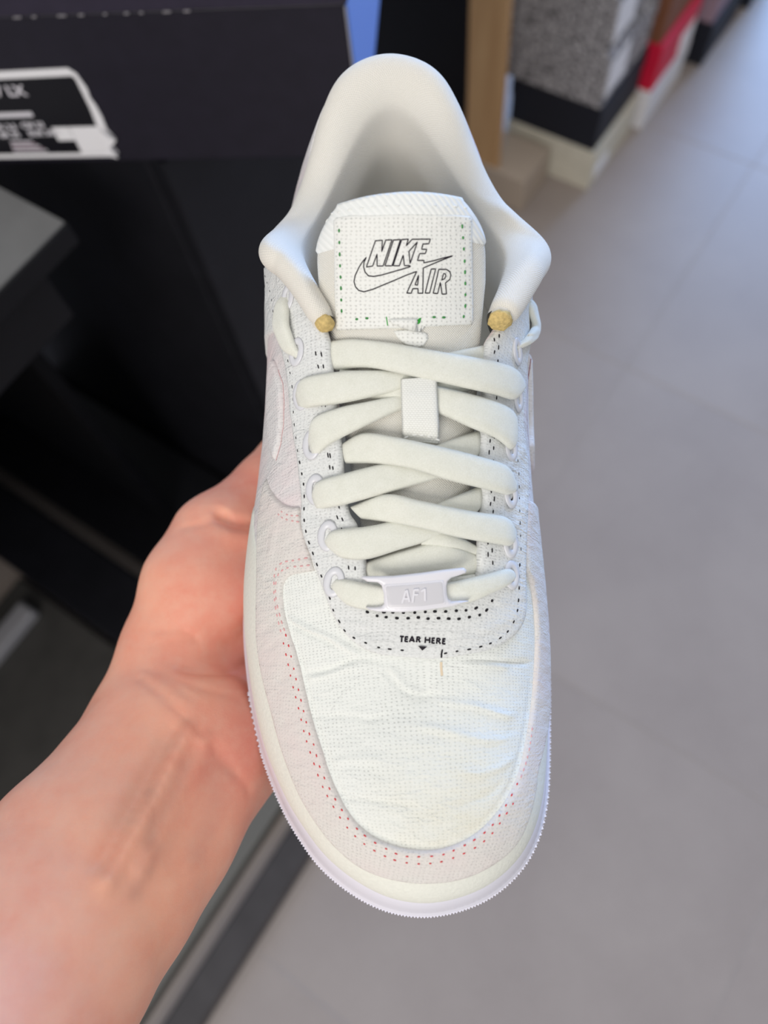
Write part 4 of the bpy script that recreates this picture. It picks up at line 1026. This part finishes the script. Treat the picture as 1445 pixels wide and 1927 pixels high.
for p, rx, ry_, ln in (((633, 1094), 2.2, 3.6, 0.3), ((622, 1008), 2.2, 3.6, 0.2), ((600, 922), 2.2, 3.6, 0.1), ((594, 838), 2.2, 3.6, 0.1), ((575, 745), 2.2, 3.6, 0.1), ((567, 664), 2.0, 3.4, 0.35), ((552, 562), 2.0, 3.4, 0.3),
                   ((953, 1082), 2.2, 3.4, -0.1), ((951, 1024), 2.2, 3.2, 0), ((951, 932), 2.2, 3.2, 0), ((951, 845), 2.2, 3.2, 0), ((964, 752), 2.2, 3.2, 0), ((962, 663), 2.0, 3.4, -0.3), ((987, 565), 2.0, 3.2, -0.3)):
    eyelet(p, rx, ry_, 2.3, ln)

# ------------------------------------------------------------------ lace tag
dc, dn = lastn((780, 1107)); dn = dn*0.8+(SC-dc)/np.linalg.norm(SC-dc)*0.2; dn /= np.linalg.norm(dn); dc = dc+dn*6.3
dx = np.array([1.0, 0, 0]); dx -= dn*(dx@dn); dx /= np.linalg.norm(dx); dy = np.cross(dn, dx)
def dplane(p):
    r = ray(p); t = ((dc-SC)@dn)/(r@dn); P = SC+r*t-dc; return np.array([P@dx, P@dy])
def dmap(u_, z): return dc+dx*u_[0]+dy*u_[1]+dn*(z-0.0065*u_[0]**2)
def slab(name, pts, z0, z1, bev, mat, par):
    """rounded plate cut from an outline, bowed across the foot"""
    P = np.array([dplane(p) for p in pts]); n = len(P); dens = []
    for i in range(n):
        a, b = P[i], P[(i+1) % n]; m = max(1, int(np.linalg.norm(b-a)/0.7)); dens += [a+(b-a)*t/m for t in range(m)]
    V2, Fc, d = fill(np.array(dens), 1.2, bev)
    lip = np.sqrt(np.clip(1-(1-np.clip(d/bev, 0, 1))**2, 0, 1))
    verts = [dmap(v, z1-bev+bev*l_) for v, l_ in zip(V2, lip)]; faces = [tuple(f) for f in Fc]; bot = {}
    for a, b in skirt(Fc):
        for k in (a, b):
            if k not in bot: bot[k] = len(verts); verts.append(dmap(V2[k], z0))
        faces.append((a, bot[a], bot[b], b))
    return mesh_obj(name, verts, faces, mat, par, True, None, 0.001)
tagb = slab('lace_tag', ZC([(283, 175), (300, 165), (500, 160), (700, 138), (850, 118), (985, 106), (1005, 120), (1003, 140), (950, 158), (900, 172), (875, 195), (868, 225), (870, 280), (880, 318), (905, 334), (960, 332), (1022, 335), (900, 368), (700, 392), (560, 404), (400, 402), (345, 392), (318, 376), (380, 376), (425, 368), (442, 350), (440, 280), (425, 222), (400, 204), (330, 200)]), -1.2, 1.1, 0.7, m_plastic, sneaker)
slab('recess_rim', ZC([(440, 214), (640, 200), (848, 182), (866, 350), (700, 372), (460, 384)]), 0.2, 1.28, 0.3, m_plastic, tagb)
slab('recess_face', ZC([(452, 225), (640, 211), (838, 193), (855, 340), (700, 361), (470, 372)]), 0.2, 1.36, 0.2, plain('grey_white_plastic', srgb(206, 204, 208), 0.3, 0.5), tagb)
ZA = lambda L_: [(700+x/8.03, 1080+y/8.03) for x, y in L_]
V, F = [], []
def stroke(L_, wd, z):
    P = [dplane(p) for p in ZA(L_)]
    for a, b in zip(P[:-1], P[1:]):
        t = (b-a)/np.linalg.norm(b-a); s_ = np.array([-t[1], t[0]])*wd/2; o = len(V)
        for q in (a-s_-t*wd*0.3, a+s_-t*wd*0.3, b+s_+t*wd*0.3, b-s_+t*wd*0.3): V.append(dmap(q, z-0.9)); V.append(dmap(a+(q-a)*0.94, z))
        F.extend([(o+1, o+7, o+5, o+3), (o, o+1, o+3, o+2), (o+2, o+3, o+5, o+4), (o+4, o+5, o+7, o+6), (o+6, o+7, o+1, o)])
for L_ in ([(455, 425), (510, 240)], [(525, 240), (565, 415)], [(490, 365), (550, 362)], [(610, 415), (635, 225)], [(640, 232), (700, 226)], [(625, 305), (690, 300)], [(745, 248), (795, 222), (798, 400)]): stroke(L_, 0.62, 1.75)
mesh_obj('raised_letters', V, F, m_plastic, tagb, False, None, 0.001)

# ------------------------------------------------------------------ the hand and forearm holding the sneaker
def pz(p, z): return onz(p, z)
prims = []    # (a, b, ra, rb, blend)
def cone(a, b, ra, rb, k=8.0): prims.append((np.array(a, float), np.array(b, float), ra, rb, k))
ST = [((-420, 2050), (60, 2330), 62), ((-300, 1900), (120, 2180), 48), ((-120, 1680), (250, 1927), 28), ((0, 1535), (343, 1767), 14), ((100, 1440), (412, 1650), 3), ((185, 1318), (480, 1532), -6)]
ZF = 0.74      # the forearm is flatter than wide
prev = None
for l_, r_, z in ST:
    a, b = pz(l_, z), pz(r_, z); c = (a+b)/2; rad = np.linalg.norm(a-b)/2
    if prev is not None: cone(prev[0], c, prev[1], rad, 6)
    prev = (c, rad)
wrist, wr = prev
ax = np.array([0.56, 0.83, 0])
# palm: slab of cones from the wrist to the knuckles
kn = [np.array(v, float) for v in ((-36, 150, -26), (-20, 134, -27), (-8, 116, -27), (0, 97, -26))]
ws = [wrist+np.array(v) for v in ((-13, 12, -3), (-4, 6, -4), (6, -1, -4), (14, -7, -4))]
for w_, k_, r0, r1 in zip(ws, kn, (21, 20, 19, 18), (12, 12, 11.5, 11)): cone(w_, k_, r0, r1, 8)
# heel of the hand and ball of the thumb
cone(pz((448, 1395), -16), pz((480, 1300), -20), 18, 17, 8)
cone(pz((318, 1222), -6), pz((372, 1100), -2), 18.5, 22, 9)
cone(pz((372, 1100), -2), pz((408, 1012), -5), 22, 19.5, 8)
cone(pz((296, 1295), -6), pz((318, 1222), -6), 19, 18.5, 9)
cone(pz((410, 1110), -4), pz((455, 1050), -10), 17, 14, 8)
# thumb
cone(pz((408, 1010), -5), pz((498, 910), -13), 17.5, 13.5, 7)
cone(pz((498, 910), -13), pz((554, 828), -20), 13.5, 11.5, 4)
cone(pz((552, 828), -20), pz((585, 775), -22), 11, 8.5, 3)
# fingers under the sole
fdir = np.array([0.90, 0.43, 0.0])
for k_, Lf in zip(kn, (62, 64, 60, 48)):
    p1 = k_+fdir*Lf*0.46+np.array([0, 0, 3.0]); p2 = p1+np.array([0.93, 0.30, 0.0])*Lf*0.30+np.array([0, 0, 3.0]); p3 = p2+np.array([0.9, 0.1, 0])*Lf*0.22+np.array([0, 0, 4.0])
    cone(k_, p1, 10.0, 8.6, 3); cone(p1, p2, 8.6, 7.8, 3); cone(p2, p3, 7.8, 6.6, 3)
def sdf(P):
    D = None
    Q = P.copy()
    for a, b, ra, rb, k in prims:
        ab = b-a; s = np.array([1, 1, 1/ZF]); d = (Q-a)*s; abz = ab*s
        t = np.clip((d@abz)/(abz@abz), 0, 1); dist = np.linalg.norm(d-t[:, None]*abz, axis=1)-(ra+(rb-ra)*t)
        if D is None: D = dist
        else:
            h = np.clip(0.5+0.5*(D-dist)/k, 0, 1); D = D*(1-h)+dist*h-k*h*(1-h)
    return D
def polyd(P, L_):
    d = np.full(len(P), 1e9)
    for a, b in zip(L_[:-1], L_[1:]):
        ab = b-a; t = np.clip(((P-a)@ab)/(ab@ab), 0, 1); d = np.minimum(d, np.linalg.norm(P-a-t[:, None]*ab, axis=1))
    return d
def surface_nets(f, lo, hi, h):
    n = np.ceil((hi-lo)/h).astype(int)+1
    gx = [lo[k]+h*np.arange(n[k]) for k in range(3)]
    vol = np.empty(n, np.float32)
    YY, ZZ = np.meshgrid(gx[1], gx[2], indexing='ij')
    for i in range(n[0]):
        P = np.column_stack([np.full(YY.size, gx[0][i]), YY.ravel(), ZZ.ravel()]); vol[i] = f(P).reshape(n[1], n[2])
    s = vol < 0; c = np.array([m-1 for m in n])
    acc = np.zeros(tuple(c)+(3,), np.float32); cnt = np.zeros(tuple(c), np.float32)
    off = [(i, j, k) for i in (0, 1) for j in (0, 1) for k in (0, 1)]
    for o in off:
        for ax_ in range(3):
            if o[ax_] == 1: continue
            o2 = list(o); o2[ax_] = 1
            A = vol[o[0]:o[0]+c[0], o[1]:o[1]+c[1], o[2]:o[2]+c[2]]; B = vol[o2[0]:o2[0]+c[0], o2[1]:o2[1]+c[1], o2[2]:o2[2]+c[2]]
            m = (A < 0) != (B < 0)
            if not m.any(): continue
            t = A[m]/(A[m]-B[m]); p = np.tile(np.array(o, np.float32), (len(t), 1)); p[:, ax_] = t
            acc[m] += p; cnt[m] += 1
    cells = np.argwhere(cnt > 0); ids = -np.ones(tuple(c), int); ids[tuple(cells.T)] = np.arange(len(cells))
    V = lo+h*(cells+acc[tuple(cells.T)]/cnt[tuple(cells.T)][:, None]); F = []
    for ax_ in range(3):
        u_, v_ = (ax_+1) % 3, (ax_+2) % 3
        sl0 = [slice(None)]*3; sl1 = [slice(None)]*3; sl0[ax_] = slice(0, -1); sl1[ax_] = slice(1, None)
        m = s[tuple(sl0)] != s[tuple(sl1)]
        E_ = np.argwhere(m)
        E_ = E_[(E_[:, u_] > 0) & (E_[:, v_] > 0) & (E_[:, u_] < c[u_]) & (E_[:, v_] < c[v_])]
        ins = s[tuple(E_.T)]
        q = []
        for du, dv in ((-1, -1), (0, -1), (0, 0), (-1, 0)):
            e = E_.copy(); e[:, u_] += du; e[:, v_] += dv; q.append(ids[tuple(e.T)])
        q = np.stack(q, 1); q[~ins] = q[~ins][:, ::-1]; F.append(q)
    F = np.vstack(F); return V, F[(F >= 0).all(1)]
lo = np.array([-235.0, -85, -75]); hi = np.array([75.0, 222, 95])
V, F = surface_nets(sdf, lo, hi, 1.8)
for _ in range(2):      # settle the vertices onto the surface
    e = 0.4; G = np.stack([sdf(V+np.array(d))-sdf(V-np.array(d)) for d in ((e, 0, 0), (0, e, 0), (0, 0, e))], 1)/(2*e)
    V = V-G*(sdf(V)/np.maximum((G*G).sum(1), 0.2))[:, None]
Nv = G/np.linalg.norm(G, axis=1, keepdims=True)
inside = inpoly(V[:, :2], ring_at(4.6+2*toe, 0*ones)[::4, :2]); zz = V[:, 2]+0.8-toespring(V[:, 1])
dd_ = edge_dist(V[:, :2], ring_at(4.6+2*toe, 0*ones)[::4, :2]); low = inside & (zz > 0) & (zz <= dd_)
V[low, 2] -= zz[low]
side = inside & (zz > 0) & (zz > dd_)
V[side, 0] -= dd_[side]*0.97; V[side, 1] -= dd_[side]*0.2
B_H = BVHTree.FromPolygons([Vector(v) for v in V], [tuple(int(i) for i in f) for f in F])
def skinline(L_): return np.array([hit(p, B_H)[0][:] for p in crom(np.array(L_, float), step=12.0)])
disp = np.zeros(len(V)); red = np.zeros(len(V)); vein = np.zeros(len(V))
for L_, wd, ht in (([(262, 1276), (300, 1303), (337, 1338), (387, 1392), (420, 1430), (446, 1462)], 1.5, -0.8),
                   ([(349, 1258), (385, 1262), (438, 1262), (470, 1245)], 2.6, -1.8), ([(300, 1262), (350, 1285), (400, 1300), (440, 1308)], 1.5, -0.5),
                   ([(270, 1255), (310, 1275), (355, 1310)], 1.3, -0.4), ([(400, 1395), (425, 1420), (470, 1490)], 1.4, -0.5),
                   ([(288, 1189), (330, 1187), (355, 1192), (372, 1202)], 1.3, -0.7), ([(285, 1212), (335, 1205), (365, 1203)], 1.3, -0.45), ([(290, 1180), (320, 1172), (345, 1176)], 1.2, -0.3),
                   ([(415, 970), (435, 984), (470, 990), (510, 994)], 2.4, -3.4), ([(345, 992), (380, 986), (420, 972)], 1.6, -0.6), ([(405, 960), (425, 968), (440, 980)], 1.6, -0.7),
                   ([(440, 1010), (480, 1012), (510, 1016)], 6.0, 1.6),
                   ([(352, 1375), (325, 1425), (290, 1500), (250, 1570), (200, 1660)], 3.4, 2.9), ([(385, 1395), (350, 1460), (305, 1550), (265, 1640)], 3.0, 2.2),
                   ([(330, 1375), (295, 1440), (255, 1520), (200, 1620)], 4.0, -1.7), ([(372, 1410), (330, 1490), (285, 1580)], 2.6, -1.8), ([(410, 1440), (375, 1520), (330, 1610)], 4.6, -1.6)):
    L3 = skinline(L_); d = polyd(V, L3); disp += ht*np.exp(-(d/wd)**2)*1.0
V = V+Nv*disp[:, None]
for p, rad, amt in (((430, 1130), 34, 0.5), ((350, 1190), 30, 0.32), ((445, 1410), 24, 0.62), ((460, 905), 24, 0.5), ((400, 1020), 28, 0.35), ((470, 1250), 20, 0.6), ((435, 985), 9, 0.5), ((300, 1230), 16, 0.2)):
    c = np.array(hit(p, B_H)[0]); red = np.maximum(red, amt*np.exp(-(np.linalg.norm(V-c, axis=1)/rad)**2))
for L_, wd, amt in (([(280, 1490), (285, 1530), (280, 1590), (255, 1680)], 3.0, 0.42), ([(345, 1440), (330, 1490), (290, 1560), (270, 1640)], 3.6, 0.34), ([(410, 1450), (400, 1520), (370, 1600)], 6.0, 0.32), ([(300, 1410), (265, 1470), (230, 1540)], 5.0, 0.28)):
    L3 = skinline(L_); vein = np.maximum(vein, amt*np.exp(-(polyd(V, L3)/wd)**2))
person = mesh_obj('person', V, F, m_skin, None, True, None, 0.001)
person.matrix_world = MSHOE
for nm, arr in (('red', red), ('vein', vein)):
    at = person.data.attributes.new(nm, 'FLOAT', 'POINT'); at.data.foreach_set('value', arr.astype(np.float32))
tag(person, 'bare left forearm and hand reaching in to hold the white sneaker from below', 'person')
sb = person.modifiers.new('smooth', 'SUBSURF'); sb.levels = 1; sb.render_levels = 1
